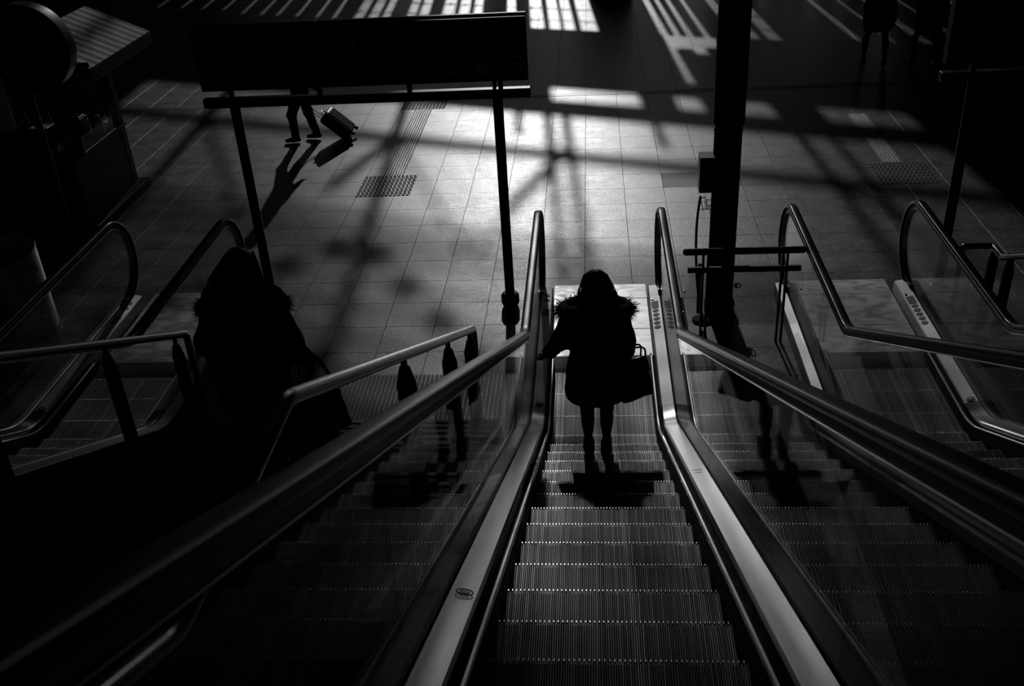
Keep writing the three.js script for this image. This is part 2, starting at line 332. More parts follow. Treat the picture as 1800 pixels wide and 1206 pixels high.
// one escalator step: ribbed tread (z 0 at the nose, towards +z) and ribbed riser
function stepGeo() {
  const base = [], ribs = [], teeth = [], n = 102, p = 0.998 / n, w = p * 0.42;
  base.push(slab(-0.499, 0.499, -0.03, -0.011, 0.004, 0.403), slab(-0.499, 0.499, -0.21, -0.02, 0.006, 0.02));
  const c0 = new THREE.BoxGeometry(w, 0.011, 0.4).translate(0, -0.0055, 0.2), c1 = new THREE.BoxGeometry(w, 0.011, 0.406).translate(0, -0.0055, 0.197), rise = new THREE.BoxGeometry(w, 0.2, 0.008).translate(0, -0.11, 0.004);
  const tip = new RoundedBoxGeometry(0.006, 0.008, 0.016, 1, 0.0015).rotateX(-rad(9)).translate(0, -0.002, -0.006);
  const worn = (g, v) => { g.setAttribute('color', new THREE.Float32BufferAttribute(new Float32Array(g.attributes.position.count * 3).fill(v), 3)); return g; };
  for (let i = 0; i < n; i++) { const x = -0.499 + (i + 0.5) * p, v = rnd() < 0.25 ? rr(0.7, 1) : rr(0.3, 0.65); ribs.push(worn((i % 2 ? c0 : c1).clone().translate(x, 0, 0), v), worn(rise.clone().translate(x, 0, 0), v)); if (i % 2 === 0) teeth.push(tip.clone().translate(x, 0, 0)); }
  return { base: merge(base), ribs: merge(ribs), teeth: merge(teeth) };
}
const stepNoses = [[-1.383, 0], [-0.98, 0], [-0.577, 0.0], [-0.19, 0.045], [0.16, 0.19]];
for (let k = 11; k >= -15; k--) stepNoses.push([4.969 - k * 0.403, nose(4.969 - k * 0.403)]);
const E = { step: stepGeo() };
{
  const side = (pr) => [-1, 1].map((s) => pr.map(([x, n]) => [x * s, n]));
  E.handrail = side([...roundedProfile(0.09, 0.05, 24, 3.2, 0.7)]).map((p) => sweep(p, newelPath(NEWEL.r), 1.2));
  E.guide = side(roundedProfile(0.056, 0.05, 8, 6, 0.7)).map((p) => sweep(p, newelPath(NEWEL.r - 0.046), 0.6));
  E.lip = side(roundedProfile(0.066, 0.01, 8, 6, 0.7)).map((p) => sweep(p, newelPath(NEWEL.r - 0.07), 0.6));
  const P = (z0, z1 = TOP) => risePath(0, 1.0, z0, z1);
  const DECK = [[0.562, 0.0], [0.69, 0.0], [0.69, 0.176], [0.683, 0.182], [0.574, 0.16], [0.562, 0.15]];
  E.deck = side(DECK).map((p) => sweep(p, P(-0.516), 0.35));
  E.landingDeck = side(DECK).map((p) => sweep(p, [[-3.08, 0], [-0.52, 0]], 0.35));
  E.outer = side([[0.712, 0.0], [0.812, -0.06], [0.812, 0.15], [0.803, 0.16], [0.72, 0.182], [0.712, 0.176]]).map((p) => sweep(p, P(-3.08), 0.35));
  E.slot = side([[0.688, 0.1], [0.714, 0.1], [0.714, 0.166], [0.688, 0.166]]).map((p) => sweep(p, P(-3.05), 0.35));
  E.skirt = side([[0.512, -0.22], [0.53, -0.22], [0.53, 0.1], [0.512, 0.1]]).map((p) => sweep(p, P(-1.62), 0.35));
  E.trim = side([[0.51, 0.1], [0.534, 0.1], [0.534, 0.111], [0.528, 0.116], [0.516, 0.116], [0.51, 0.111]]).map((p) => sweep(p, P(-1.55), 0.35));
  E.brush = side([[0.534, -0.2], [0.562, -0.2], [0.562, 0.07], [0.534, 0.07]]).map((p) => sweep(p, P(-1.62), 0.35));
  // glass between the deck and the handrail, in panels
  const hp = newelPath(NEWEL.r - 0.07), upper = (z) => { for (let i = hp.length - 1; i > 13; i--) if (hp[i - 1][0] <= z && z <= hp[i][0]) { const t = (z - hp[i - 1][0]) / (hp[i][0] - hp[i - 1][0]); return hp[i - 1][1] + t * (hp[i][1] - hp[i - 1][1]); } return NEWEL.y; };
  const dp = P(-3.4), lower = (z) => { for (let i = 1; i < dp.length; i++) if (dp[i - 1][0] <= z && z <= dp[i][0]) { const t = (z - dp[i - 1][0]) / (dp[i][0] - dp[i - 1][0]); return dp[i - 1][1] + t * (dp[i][1] - dp[i - 1][1]) + 0.12; } return 0.12; };
  E.glass = [];
  const cuts = [-3.28, -1.3, 0.45, 2.1, 3.75, 5.4, 7.05, 8.7, 10.4];
  for (let i = 0; i + 1 < cuts.length; i++) {
    const a = cuts[i] + 0.004, b = cuts[i + 1] - 0.004, pts = [], n = 24, lean = i > 0 ? 0.0 : 0;
    for (let k = 0; k <= n; k++) { const z = a + (b - a) * k / n; pts.push([z + lean, lower(z)]); }
    if (i) for (let k = n; k >= 0; k--) { const z = a + (b - a) * k / n; pts.push([z, upper(z)]); }
    else { for (let k = 12; k >= 1; k--) { const z = NEWEL.z + (b - NEWEL.z) * k / 12; pts.push([z, upper(z)]); } for (let k = 0; k <= 12; k++) { const an = Math.PI / 2 + Math.PI / 2 * 1.35 * k / 12, r = NEWEL.r - 0.07; pts.push([NEWEL.z + r * Math.cos(an), NEWEL.y + r * Math.sin(an)]); } }
    E.glass.push(prismX(pts, 0.01));
  }
  const shell = [[-3.06, -0.012], [-3.06, 0.1]]; for (const [z, y] of P(-3.0)) shell.push([z, y + 0.08]); shell.push([TOP, -0.012]);
  E.cladding = prismX(shell, 0.02);
  E.plates = [[-3.44, -3.075], [-3.068, -2.33], [-2.323, -1.735]].map(([a, b]) => rbox(1.114, 0.026, b - a, 0, -0.009, (a + b) / 2, 0.003, 1));
  E.comb = prismX([[-1.734, 0.004], [-1.734, -0.03], [-1.5, -0.03], [-1.5, -0.008], [-1.6, 0.0]].map(([z, y]) => [z, y]), 1.114);
  const teeth = []; for (let i = 0; i < 51; i++) teeth.push(prismX([[-1.53, -0.004], [-1.4, -0.01], [-1.53, -0.016]], 0.006).translate(-0.49 + i * 0.0196, 0.006, 0)); E.teeth = merge(teeth);
  const deckPoint = (s, z, lat = 0.62) => V(s * lat, nose(z) * 1 + 0.17, z);
  E.disc = new THREE.CylinderGeometry(0.034, 0.034, 0.004, 24);
  E.nozzle = new THREE.LatheGeometry([[0, 0.006], [0.012, 0.006], [0.014, 0.003], [0.03, 0.004], [0.04, 0.003], [0.04, 0]].map(([a, b]) => new THREE.Vector2(a, b)), 24);
  E.emblem = new THREE.TorusGeometry(0.036, 0.0025, 6, 28).rotateX(Math.PI / 2);
}
function makeEscalator(cx, label, withNozzle) {
  const t = thing('escalator', label, 'escalator', [cx, 0, 0], 0);
  for (const [i, s] of [[0, -1], [1, 1]]) {
    part('handrail', E.handrail[i], M.rubber, t, 'black rubber handrail'); const gd = part('handrail_guide', E.guide[i], M.blackPaint, t); part('guide_lip', E.lip[i], M.steel, gd, 'thin bright steel lip');
    for (const g of E.glass) { const m = part('glass_panel', g, M.glass, t); m.position.x = s * 0.7; }
    const deck = part('landing_deck', E.landingDeck[i], M.brushedSteel, t, 'matt brushed steel deck'), slope = part('inclined_deck', E.deck[i], M.polished, t, 'polished steel deck');
    part('outer_deck', E.outer[i], M.brushedSteel, t); part('glass_seal', E.slot[i], M.blackMatt, t); part('skirt_panel', E.skirt[i], M.skirt, t); part('skirt_trim', E.trim[i], M.steel, t); part('brush_strip', E.brush[i], M.brush, t);
    const c = part('side_cladding', E.cladding, M.darkSteel, t); c.position.x = s * 0.8;
    const put = (name, geo, m, z, lat, y = 0.176) => { const o = part(name, geo, m, deck); o.position.set(s * lat, y - 0.003 + (lat - 0.63) * 0.2, z); o.rotation.z = s * 0.2; return o; };
    if (s < 0) { put('pictogram_disc', E.disc, M.decal, -2.86, 0.625); put('pictogram_disc', E.disc, M.decal, -2.74, 0.625); const l = put('warning_label', rbox(0.075, 0.003, 0.16, 0, 0, 0, 0.001, 1), M.decalDark, -2.44, 0.625); part('label_mark', rbox(0.02, 0.002, 0.05, 0, 0.002, 0.01, 0.001, 1), M.decalLight, l); }
    else {
      put('warning_label', rbox(0.08, 0.003, 0.17, 0, 0, 0, 0.001, 1), M.decal, -2.58, 0.622);
      for (let k = 0; k < 5; k++) { const d = put('pictogram_disc', E.disc, M.decal, -2.44 + k * 0.095, 0.622); part('pictogram_rim', new THREE.TorusGeometry(0.034, 0.002, 6, 28).rotateX(Math.PI / 2), M.decalDark, d); }
      const key = put('key_switch', new THREE.CylinderGeometry(0.012, 0.014, 0.016, 14), M.chrome, -2.72, 0.6); part('switch_plate', rbox(0.07, 0.004, 0.1, 0, -0.008, -0.06, 0.002, 1), M.plate, key);
    }
    if (s === withNozzle) { const z = put('emergency_disc', E.nozzle, M.decalDark, -0.56, 0.625); part('disc_centre', new THREE.CylinderGeometry(0.011, 0.011, 0.006, 12).translate(0, 0.006, 0), M.plate, z); }
    if (cx === 0) {
      const zz = s < 0 ? 4.62 : 2.1, em = new THREE.Group(); em.name = 'deck_emblem'; slope.add(em); em.position.set(s * 0.622, nose(zz) + 0.202, zz); em.rotation.set(-rad(27.304), 0, s * 0.2, 'XZY');
      if (s < 0) { part('emblem_ring', E.emblem, M.decal, em); part('emblem_mark', new THREE.TorusGeometry(0.016, 0.002, 6, 20).rotateX(Math.PI / 2).scale(1.3, 1, 0.7), M.decal, em); }
      else part('emblem_mark', merge([bar(V(-0.03, 0, -0.01), V(0.02, 0, 0.02), 0.002, 0.002), bar(V(0.02, 0, 0.02), V(0.03, 0, -0.02), 0.002, 0.002), bar(V(-0.02, 0, 0.01), V(0.03, 0, 0.03), 0.002, 0.002)]), M.decal, em);
    }
  }
  E.plates.forEach((g) => part('floor_plate', g, M.plate, t)); const cb = part('comb_plate', E.comb, M.skirt, t); part('comb_teeth', E.teeth, M.skirt, cb);
  for (const [z, y] of stepNoses) { const m = part('step', E.step.base, M.skirt, t); m.position.set(0, y, z); part('tread_ribs', E.step.ribs, M.tread, m).userData.kind = 'stuff'; part('nosing_teeth', E.step.teeth, M.teeth, m).userData.kind = 'stuff'; }
  return t;
}
makeEscalator(EX.main, 'central escalator carrying the woman with a handbag, glass sides and steel decks', -1);
makeEscalator(EX.left, 'escalator at the far left edge, beyond the stairs with the other woman', -1);
makeEscalator(EX.right, 'empty escalator right of the thick pillar, with a broad bare steel landing plate', 1);

// ---------------------------------------------------------------- stairs and their rails
const RISE = 0.1625, RUN = RISE / S;
function makeStairs(x0, x1, zs, label) {
  const t = thing('staircase', label, 'stairs', [0, 0, 0]);
  let z = zs, y = 0;
  const flight = (n) => { for (let k = 0; k < n; k++) { y += RISE; const st = part('stair_step', slab(x0, x1, Math.max(-0.01, y - 0.6), y, z, z + RUN + 0.02), M.stair, t); part('nosing', rbox(x1 - x0, 0.012, 0.04, (x0 + x1) / 2, y + 0.002, z + 0.02, 0.004, 1), M.stairEdge, st); z += RUN; } };
  flight(16); part('landing', slab(x0, x1, y - 0.3, y, z, z + 1.12), M.stair, t); z += 1.12; flight(18);
  for (const x of [x0 - 0.02, x1 + 0.02]) part('stringer', prismX([[zs, -0.01], [zs, 0.1], [zs + 16 * RUN, 16 * RISE + 0.1], [zs + 16 * RUN + 1.12, 16 * RISE + 0.1], [zs + 34 * RUN + 1.12, 34 * RISE + 0.1], [zs + 34 * RUN + 1.12, -0.01]], 0.04).translate(x, 0, 0), M.darkSteel, t);
  return t;
}
makeStairs(-4.1, -1.02, -0.3, 'dark stone stairs between the left and central escalators, a woman walking down them');
makeStairs(4.2, 7.3, -1.86, 'dark stone stairs beyond the right escalator, ribbed paving before the first step');
function stairRail(x, zs, label, hook, x2 = x) {
  const t = thing('stair_handrail', label, 'handrail', [0, 0, 0], 0), h = 1.1, ze = zs + 16 * RUN, yl = 16 * RISE, pts = [];
  if (hook) pts.push(V(x, 0.0, zs - 0.1));
  else pts.push(V(x, 0.86, zs - 0.1));
  pts.push(V(x, h + 0.02, zs - 0.1), V(x, h + yl, ze - 0.06), V(x, h + yl, ze + 1.1), V(x, h + yl + 13 * RISE, ze + 1.1 + 13 * RUN));
  part('rail', bentPipe(pts, 0.036, 0.07, 14), M.pipe, t);
  const at = (z) => z < ze ? Math.max(0, (z - zs) / RUN * RISE) : z < ze + 1.1 ? yl : yl + (z - ze - 1.1) / RUN * RISE;
  for (const z of [zs + 0.16, zs + 1.35, zs + 2.95, zs + 4.6, zs + 6.9, zs + 8.4]) {
    const y = at(z);
    const p = part('post', prism([[-0.06, 0], [0.06, 0], [0.06, 0.95], [0.03, 1.07], [-0.03, 1.07], [-0.06, 0.95]], 0.02, 0.003).translate(x, y, z), M.blackPaint, t);
    part('rail_bracket', rod(V(x, y + 1.03, z), V(x, y + 1.14, z), 0.02, 10), M.darkSteel, p);
  }
  return t;
}
stairRail(-1.2, -0.3, 'steel stair handrail with a level bend, right beside the central escalator', false);
stairRail(-3.95, -0.3, 'steel stair handrail turning straight down to the floor, left of the woman on the stairs', true);
{
  const t = thing('stair_handrail', 'steel corner rail at the foot of the right-hand stairs', 'handrail', [0, 0, 0]);
  part('rail', bentPipe([V(3.72, 0.05, -2.03), V(3.72, 1.08, -2.03), V(4.02, 1.08, -2.03), V(4.02, 1.08, -1.75), V(4.02, 1.08 + 5 * S, 3.25)], 0.032, 0.03, 14), M.pipe, t);
  for (const z of [-2.0, -1.6, 0.4, 2.4]) part('post', prism([[-0.05, 0], [0.05, 0], [0.05, 0.9], [0.03, 1.05], [-0.03, 1.05], [-0.05, 0.9]], 0.03, 0.003).translate(4.04, Math.max(0, (z + 1.75) * S), z), M.blackPaint, t);
}

// ---------------------------------------------------------------- overhead signs
const font = await new FontLoader().loadAsync('fonts/droid/droid_sans_regular.typeface.json');
function shapeFlat(paths, holes = []) { const s = new THREE.Shape(paths.map(([a, b]) => new THREE.Vector2(a, b))); for (const h of holes) s.holes.push(new THREE.Path(h.map(([a, b]) => new THREE.Vector2(a, b)))); return new THREE.ExtrudeGeometry(s, { depth: 0.003, bevelEnabled: false }); }
const rect = (x0, x1, y0, y1) => [[x0, y0], [x1, y0], [x1, y1], [x0, y1]];
const ringShape = (cx, cy, r, ri) => { const c = (R) => Array.from({ length: 24 }, (_, i) => [cx + R * Math.cos(i / 24 * 2 * Math.PI), cy + R * Math.sin(i / 24 * 2 * Math.PI)]); return shapeFlat(c(r), ri ? [c(ri).reverse()] : []); };
function strip(x0, y0, x1, y1, w) { const dx = x1 - x0, dy = y1 - y0, l = Math.hypot(dx, dy), nx = -dy / l * w / 2, ny = dx / l * w / 2; return shapeFlat([[x0 - nx, y0 - ny], [x1 - nx, y1 - ny], [x1 + nx, y1 + ny], [x0 + nx, y0 + ny]]); }
function makeSign(x0, x1, posts, label, marks) {
  const zc = -2.95, t = thing('overhead_sign', label, 'sign', [0, 0, zc]);
  for (const x of posts) {
    part('post', merge([cyl(0.056, 0.056, 2.6, x, 0, 0, 20)]), M.blackPaint, t);
    part('base_collar', new THREE.LatheGeometry([[0.05, 0.15], [0.09, 0.145], [0.108, 0.12], [0.108, 0.03], [0.095, 0.0], [0.05, 0]].map((p) => new THREE.Vector2(...p)), 24).translate(x, 0.02, 0), M.blackPaint, t);
    part('post_cap', rbox(0.04, 0.1, 0.04, x - 0.03, 2.67, -0.06, 0.004, 1), M.darkSteel, t);
  }
  part('beam', rbox(x1 - x0 + 0.04, 0.1, 0.1, (x0 + x1) / 2, 2.59, 0, 0.008), M.blackPaint, t);
  const n = Math.round((x1 - x0) / 1.1); for (let i = 0; i <= n; i++) part('hanger', rbox(0.05, 0.14, 0.05, x0 + 0.3 + (x1 - x0 - 0.6) * i / n, 2.69, 0, 0.005, 1), M.blackPaint, t);
  const box_ = part('sign_panel', rbox(x1 - x0, 0.66, 0.14, (x0 + x1) / 2, 3.06, 0, 0.012), M.signFace, t);
  part('top_channel', rbox(x1 - x0, 0.025, 0.05, (x0 + x1) / 2, 3.4, -0.05, 0.004, 1), M.darkSteel, box_);
  part('top_seam', rbox(0.03, 0.04, 0.12, x0 + (x1 - x0) * 0.38, 3.4, 0, 0.004, 1), M.blackPaint, box_);
  if (marks) {
    const put = (name, geo, m) => { const o = part(name, geo, m, box_); o.position.z = 0.071; return o; };
    // U
    const cv = new TextGeometry('U', { font, size: 0.2, depth: 0.003, curveSegments: 10 }); cv.computeBoundingBox(); const uw = cv.boundingBox.max.x;
    put('letter', cv.translate(-2.62 - uw / 2, 3.12, 0), M.signMarkDim);
    // seated figure with luggage, in a thin frame
    const X = -1.6, Y = 2.79; 
    put('waiting_room_symbol', merge([
      ringShape(X + 0.055, Y + 0.2, 0.017, 0), shapeFlat([[X + 0.04, Y + 0.17], [X + 0.07, Y + 0.17], [X + 0.075, Y + 0.11], [X + 0.14, Y + 0.11], [X + 0.14, Y + 0.09], [X + 0.04, Y + 0.09]]),
      strip(X + 0.112, Y + 0.1, X + 0.116, Y + 0.02, 0.018), strip(X + 0.13, Y + 0.1, X + 0.165, Y + 0.03, 0.018), shapeFlat(rect(X + 0.015, X + 0.09, Y + 0.015, Y + 0.07)),
    ]), M.signMark);
    const fr = (x0_, x1_, y0_, y1_, w) => shapeFlat(rect(x0_, x1_, y0_, y1_), [rect(x0_ + w, x1_ - w, y0_ + w, y1_ - w).reverse()]);
    put('symbol_frame', fr(X - 0.01, X + 0.21, Y - 0.005, Y + 0.23, 0.005), M.signMarkDim);
    const X2 = -1.3; put('locker_symbol', merge([fr(X2, X2 + 0.185, Y + 0.015, Y + 0.155, 0.008), shapeFlat(rect(X2 + 0.022, X2 + 0.135, Y + 0.03, Y + 0.12)), ringShape(X2 + 0.165, Y + 0.195, 0.018, 0.009), shapeFlat(rect(X2 + 0.1, X2 + 0.15, Y + 0.19, Y + 0.2))]), M.signMark);
    const X3 = -0.98; put('arrow', merge([shapeFlat(rect(X3, X3 + 0.17, Y + 0.11, Y + 0.135)), strip(X3 + 0.135, Y + 0.215, X3 + 0.235, Y + 0.122, 0.03), strip(X3 + 0.235, Y + 0.122, X3 + 0.14, Y + 0.03, 0.03)]), M.signMark);
  }
  return t;
}
makeSign(-4.29, -0.735, [-3.98, -1.075], 'long black overhead sign with U, luggage symbols and arrow on two posts', true);
makeSign(3.55, 7.2, [3.88, 6.9], 'black overhead sign at the right edge, cut off by the frame', false);

// ---------------------------------------------------------------- pillar, guardrail and stand by the pillar
{
  const t = thing('pillar', 'thick dark round pillar between the central and right escalators', 'pillar', [1.37, 0, -2.75]);
  part('lower_shaft', new THREE.LatheGeometry([[0.172, 0], [0.172, 0.12], [0.15, 0.14], [0.148, 2.15]].map((p) => new THREE.Vector2(...p)), 32), M.blackPaint, t);
  part('collar', new THREE.LatheGeometry([[0.148, 2.15], [0.155, 2.165], [0.14, 2.19], [0.155, 2.22], [0.165, 2.24]].map((p) => new THREE.Vector2(...p)), 32), M.blackPaint, t);
  part('upper_shaft', new THREE.LatheGeometry([[0.165, 2.24], [0.165, H + 0.1]].map((p) => new THREE.Vector2(...p)), 32), M.blackPaint, t);
  const b = part('call_box', rbox(0.19, 0.38, 0.2, -0.2, 1.69, 0.02, 0.01), M.blackPaint, t); part('box_lid', rbox(0.195, 0.02, 0.205, -0.2, 1.89, 0.02, 0.004, 1), M.darkSteel, b);
  part('valve', merge([cyl(0.02, 0.02, 0.05, 0.17, 0.32, 0.06, 10), new THREE.TorusGeometry(0.03, 0.008, 6, 14).translate(0.19, 0.35, 0.08)]), M.chrome, t);
}
{
  const t = thing('guardrail', 'low double-bar guardrail with a glass panel across the gap by the pillar', 'guardrail', [0, 0, -2.0]);
  part('top_bar', bentPipe([V(0.9, 1.1, 0), V(2.1, 1.1, 0)], 0.038, 0.05, 14), M.blackPaint, t);
  part('middle_bar', rbox(1.18, 0.065, 0.04, 1.51, 0.89, 0, 0.008), M.blackPaint, t);
  for (const x of [1.08, 1.13, 1.9, 1.95]) part('post', rbox(0.024, 1.09, 0.05, x, 0.54, 0, 0.006, 1), M.blackPaint, t);
  const g = part('glass_panel', prism([[0.93, 0.22], [2.1, 0.22], [2.1, 0.62], [2.14, 0.66], [2.14, 0.84], [0.93, 0.84], [0.93, 0.66], [0.88, 0.62], [0.88, 0.4], [0.93, 0.36]], 0.01), M.glass, t);
  for (const [x, y] of [[0.89, 0.64], [2.12, 0.64], [0.89, 0.38]]) part('glass_bolt', new THREE.CylinderGeometry(0.012, 0.012, 0.03, 10).rotateX(Math.PI / 2).translate(x, y, 0), M.chrome, g);
}
{
  const t = thing('leaflet_stand', 'slim curved black stand with a wire holder, left of the pillar', 'stand', [1.06, 0, -2.5]);
  part('foot', new THREE.LatheGeometry([[0, 0.03], [0.08, 0.03], [0.12, 0.015], [0.12, 0]].map((p) => new THREE.Vector2(...p)), 20).translate(0.1, 0, 0), M.blackMatt, t);
  part('curved_pole', tube([V(0.1, 0.02, 0), V(0.03, 0.4, 0), V(0.0, 0.75, 0), V(-0.01, 1.1, 0), V(0.0, 1.35, 0), V(0.02, 1.52, 0)], 0.014, 10), M.blackPaint, t);
  part('sheath', prismX([[-0.02, 0.1], [0.02, 0.1], [0.03, 0.5], [0, 0.72], [-0.03, 0.5]], 0.05, 0.006).translate(0.05, 0, 0), M.blackPaint, t);
  const w = []; const L = (a, b) => w.push(rod(V(...a), V(...b), 0.004, 6));
  L([0.02, 1.49, 0], [0.06, 1.52, 0.02]); L([0.06, 1.52, 0.02], [0.075, 1.38, 0.05]); L([0.02, 1.49, 0], [0.05, 1.37, 0.04]); L([0, 1.37, 0], [0.15, 1.38, 0.02]); L([0.08, 1.48, 0], [0.15, 1.48, 0.02]); L([0.08, 1.48, 0], [0.09, 1.38, 0.03]); L([0.09, 1.42, 0.02], [0.15, 1.42, 0.02]); L([0.1, 1.38, 0.0], [0.15, 1.44, 0.02]); L([0.15, 1.48, 0.02], [0.15, 1.38, 0.02]);
  part('wire_holder', merge(w), M.darkSteel, t);
}

// ---------------------------------------------------------------- kiosk at the left
{
  const t = thing('kiosk', 'dark food kiosk with a counter and plinth at the left', 'kiosk', [-7.42, 0, -7.3]);
  part('front_panel', rbox(0.04, 0.92, 1.78, -0.02, 0.56, 0.9, 0.006, 1), M.shinyPlastic, t);
  part('end_panel', rbox(2.4, 0.92, 0.04, -1.2, 0.56, 1.78, 0.006, 1), M.shinyPlastic, t);
  part('back_panel', rbox(2.4, 0.92, 0.04, -1.2, 0.56, 0.02, 0.006, 1), M.shinyPlastic, t);
  part('plinth', rbox(0.2, 0.12, 2.0, 0.06, 0.06, 0.9, 0.008, 1), M.blackPaint, t);
  part('louvre', merge(Array.from({ length: 5 }, (_, i) => rbox(0.012, 0.012, 0.75, 0.004, 0.16 + i * 0.035, 0.75, 0.003, 1))), M.blackPaint, t);
  part('counter_top', rbox(0.66, 0.04, 1.86, -0.3, 1.04, 0.9, 0.006), M.shinyPlastic, t);
  part('corner_post', rbox(0.18, 2.2, 0.16, -0.08, 1.1, 0.07, 0.01), M.blackPaint, t); part('corner_post', rbox(0.14, 2.5, 0.14, -1.4, 1.25, 0.06, 0.01), M.blackPaint, t); part('corner_post', rbox(0.14, 2.5, 0.14, -1.4, 1.25, 1.7, 0.01), M.blackPaint, t);
  part('back_cabinet', rbox(0.6, 2.2, 1.6, -2.0, 1.1, 0.9, 0.02), M.blackPaint, t);
  const g = part('counter_screen', merge([slab(0.0, 0.008, 1.06, 1.3, 0.35, 1.4), slab(-0.3, 0.0, 1.06, 1.3, 1.392, 1.4)]), M.glassware, t);
  part('screen_edge', merge([rod(V(0.004, 1.07, 0.3), V(0.004, 1.07, 1.42), 0.011, 6), rod(V(0.004, 1.06, 1.4), V(0.004, 1.32, 1.4), 0.009, 6), rod(V(0.004, 1.06, 0.7), V(0.004, 1.22, 0.7), 0.009, 6)]), M.chrome, g);
}
{
  const t = thing('awning', 'striped sloping awning above the kiosk', 'awning', [-6.74, 2.4, -7.49]);
  const tilt = Math.atan2(0.29, 0.65), slope = new THREE.Group(); slope.name = 'canopy'; slope.rotation.z = -tilt + 0; t.add(slope);
  const n = 21, L = 2.13, w = L / n, gl = rbox(1.0, 0.016, w, -0.5, 0, 0, 0.003, 1);
  for (let i = 0; i < n; i++) { const m = part('stripe', gl, i % 2 ? M.stripeLight : M.stripeDark, slope); m.position.set(0, 0.0, (i + 0.5) * w); }
  part('fascia', rbox(0.05, 0.16, L, -0.02, -0.09, L / 2, 0.006, 1), M.blackPaint, t); part('end_fascia', rbox(0.5, 0.06, 0.03, -0.26, 0.06, L - 0.015, 0.006, 1), M.blackPaint, t);
  part('bracket', merge([bar(V(-0.7, -0.2, 0.2), V(-0.05, -0.12, 0.2), 0.05, 0.05), bar(V(-0.75, 0, 1.95), V(-0.05, -0.1, 1.95), 0.05, 0.05)]), M.blackPaint, t);
}
{
  const t = thing('round_sign', 'large black round drum sign at the top left corner', 'sign', [-7.27, 2.8, -5.0]);
  part('drum', new THREE.LatheGeometry([[0, 0.15], [0.5, 0.15], [0.545, 0.13], [0.56, 0.1], [0.56, -0.1], [0.545, -0.13], [0.5, -0.15], [0, -0.15]].map((p) => new THREE.Vector2(...p)), 56).rotateX(Math.PI / 2), M.blackPaint, t);
  for (const r of [0.5, 0.4]) part('ring', new THREE.TorusGeometry(r, 0.008, 8, 64).translate(0, 0, 0.152), M.shinyPlastic, t);
  part('mast', cyl(0.05, 0.05, 2.3, -0.2, -2.8, 0, 14), M.blackPaint, t);
}
{
  const items = [['coffee_machine', 'small dark coffee machine on the kiosk counter', 'machine', [-7.75, 1.06, -6.55]]];
  for (const [n, l, c, p] of items) {
    const t = thing(n, l, c, p); part('body', rbox(0.2, 0.34, 0.3, 0, 0.17, 0, 0.03, 3), M.shinyPlastic, t); for (const z of [0.05, -0.05]) part('spout', cyl(0.02, 0.02, 0.08, 0.12, 0.2, z, 10), M.chrome, t); part('lid', rbox(0.16, 0.03, 0.2, 0, 0.35, 0, 0.012, 2), M.pipe, t);
  }
  const j = thing('glass_jug', 'small clear tapered jug on the kiosk counter', 'jug', [-7.6, 1.06, -6.88]);
  part('body', new THREE.LatheGeometry([[0.08, 0], [0.085, 0.01], [0.07, 0.1], [0.03, 0.22], [0.025, 0.26], [0.02, 0.26], [0.026, 0.22], [0.065, 0.1], [0.08, 0.012], [0, 0.01]].map((p) => new THREE.Vector2(...p)), 20), M.plate, j);
  [[-7.55, -6.45, 0.11], [-7.53, -6.58, 0.14], [-7.6, -6.32, 0.1], [-7.78, -6.85, 0.12]].forEach(([x, z, h], i) => {
    const t = thing('condiment_jar', ['short dark jar on the kiosk counter, nearest the glass screen corner', 'tall dark jar in the middle of the kiosk counter', 'lowest dark jar at the near end of the kiosk counter', 'dark jar behind the tapered jug on the kiosk counter'][i], 'jar', [x, 1.06, z]);
    part('body', new THREE.LatheGeometry([[0, 0], [0.035, 0], [0.04, 0.01], [0.04, h - 0.02], [0.03, h]].map((p) => new THREE.Vector2(...p)), 16), M.shinyPlastic, t); part('lid', cyl(0.032, 0.03, 0.018, 0, h, 0, 16), M.chrome, t);
  });
  const m = thing('metal_rack', 'small metal rack on the kiosk counter at the left edge', 'rack', [-8.55, 1.05, -7.0]);
  part('frame', merge([rod(V(-0.2, 0, 0), V(-0.25, 0.3, 0), 0.008), rod(V(0.15, 0, 0), V(0.12, 0.35, 0), 0.008), rod(V(-0.22, 0.12, 0), V(0.14, 0.12, 0), 0.006), rod(V(-0.2, 0, 0.2), V(0.15, 0, 0.2), 0.006)]), M.chrome, m); part('tray', rbox(0.3, 0.02, 0.24, -0.02, 0.1, 0.05, 0.006, 1), M.plate, m);
}

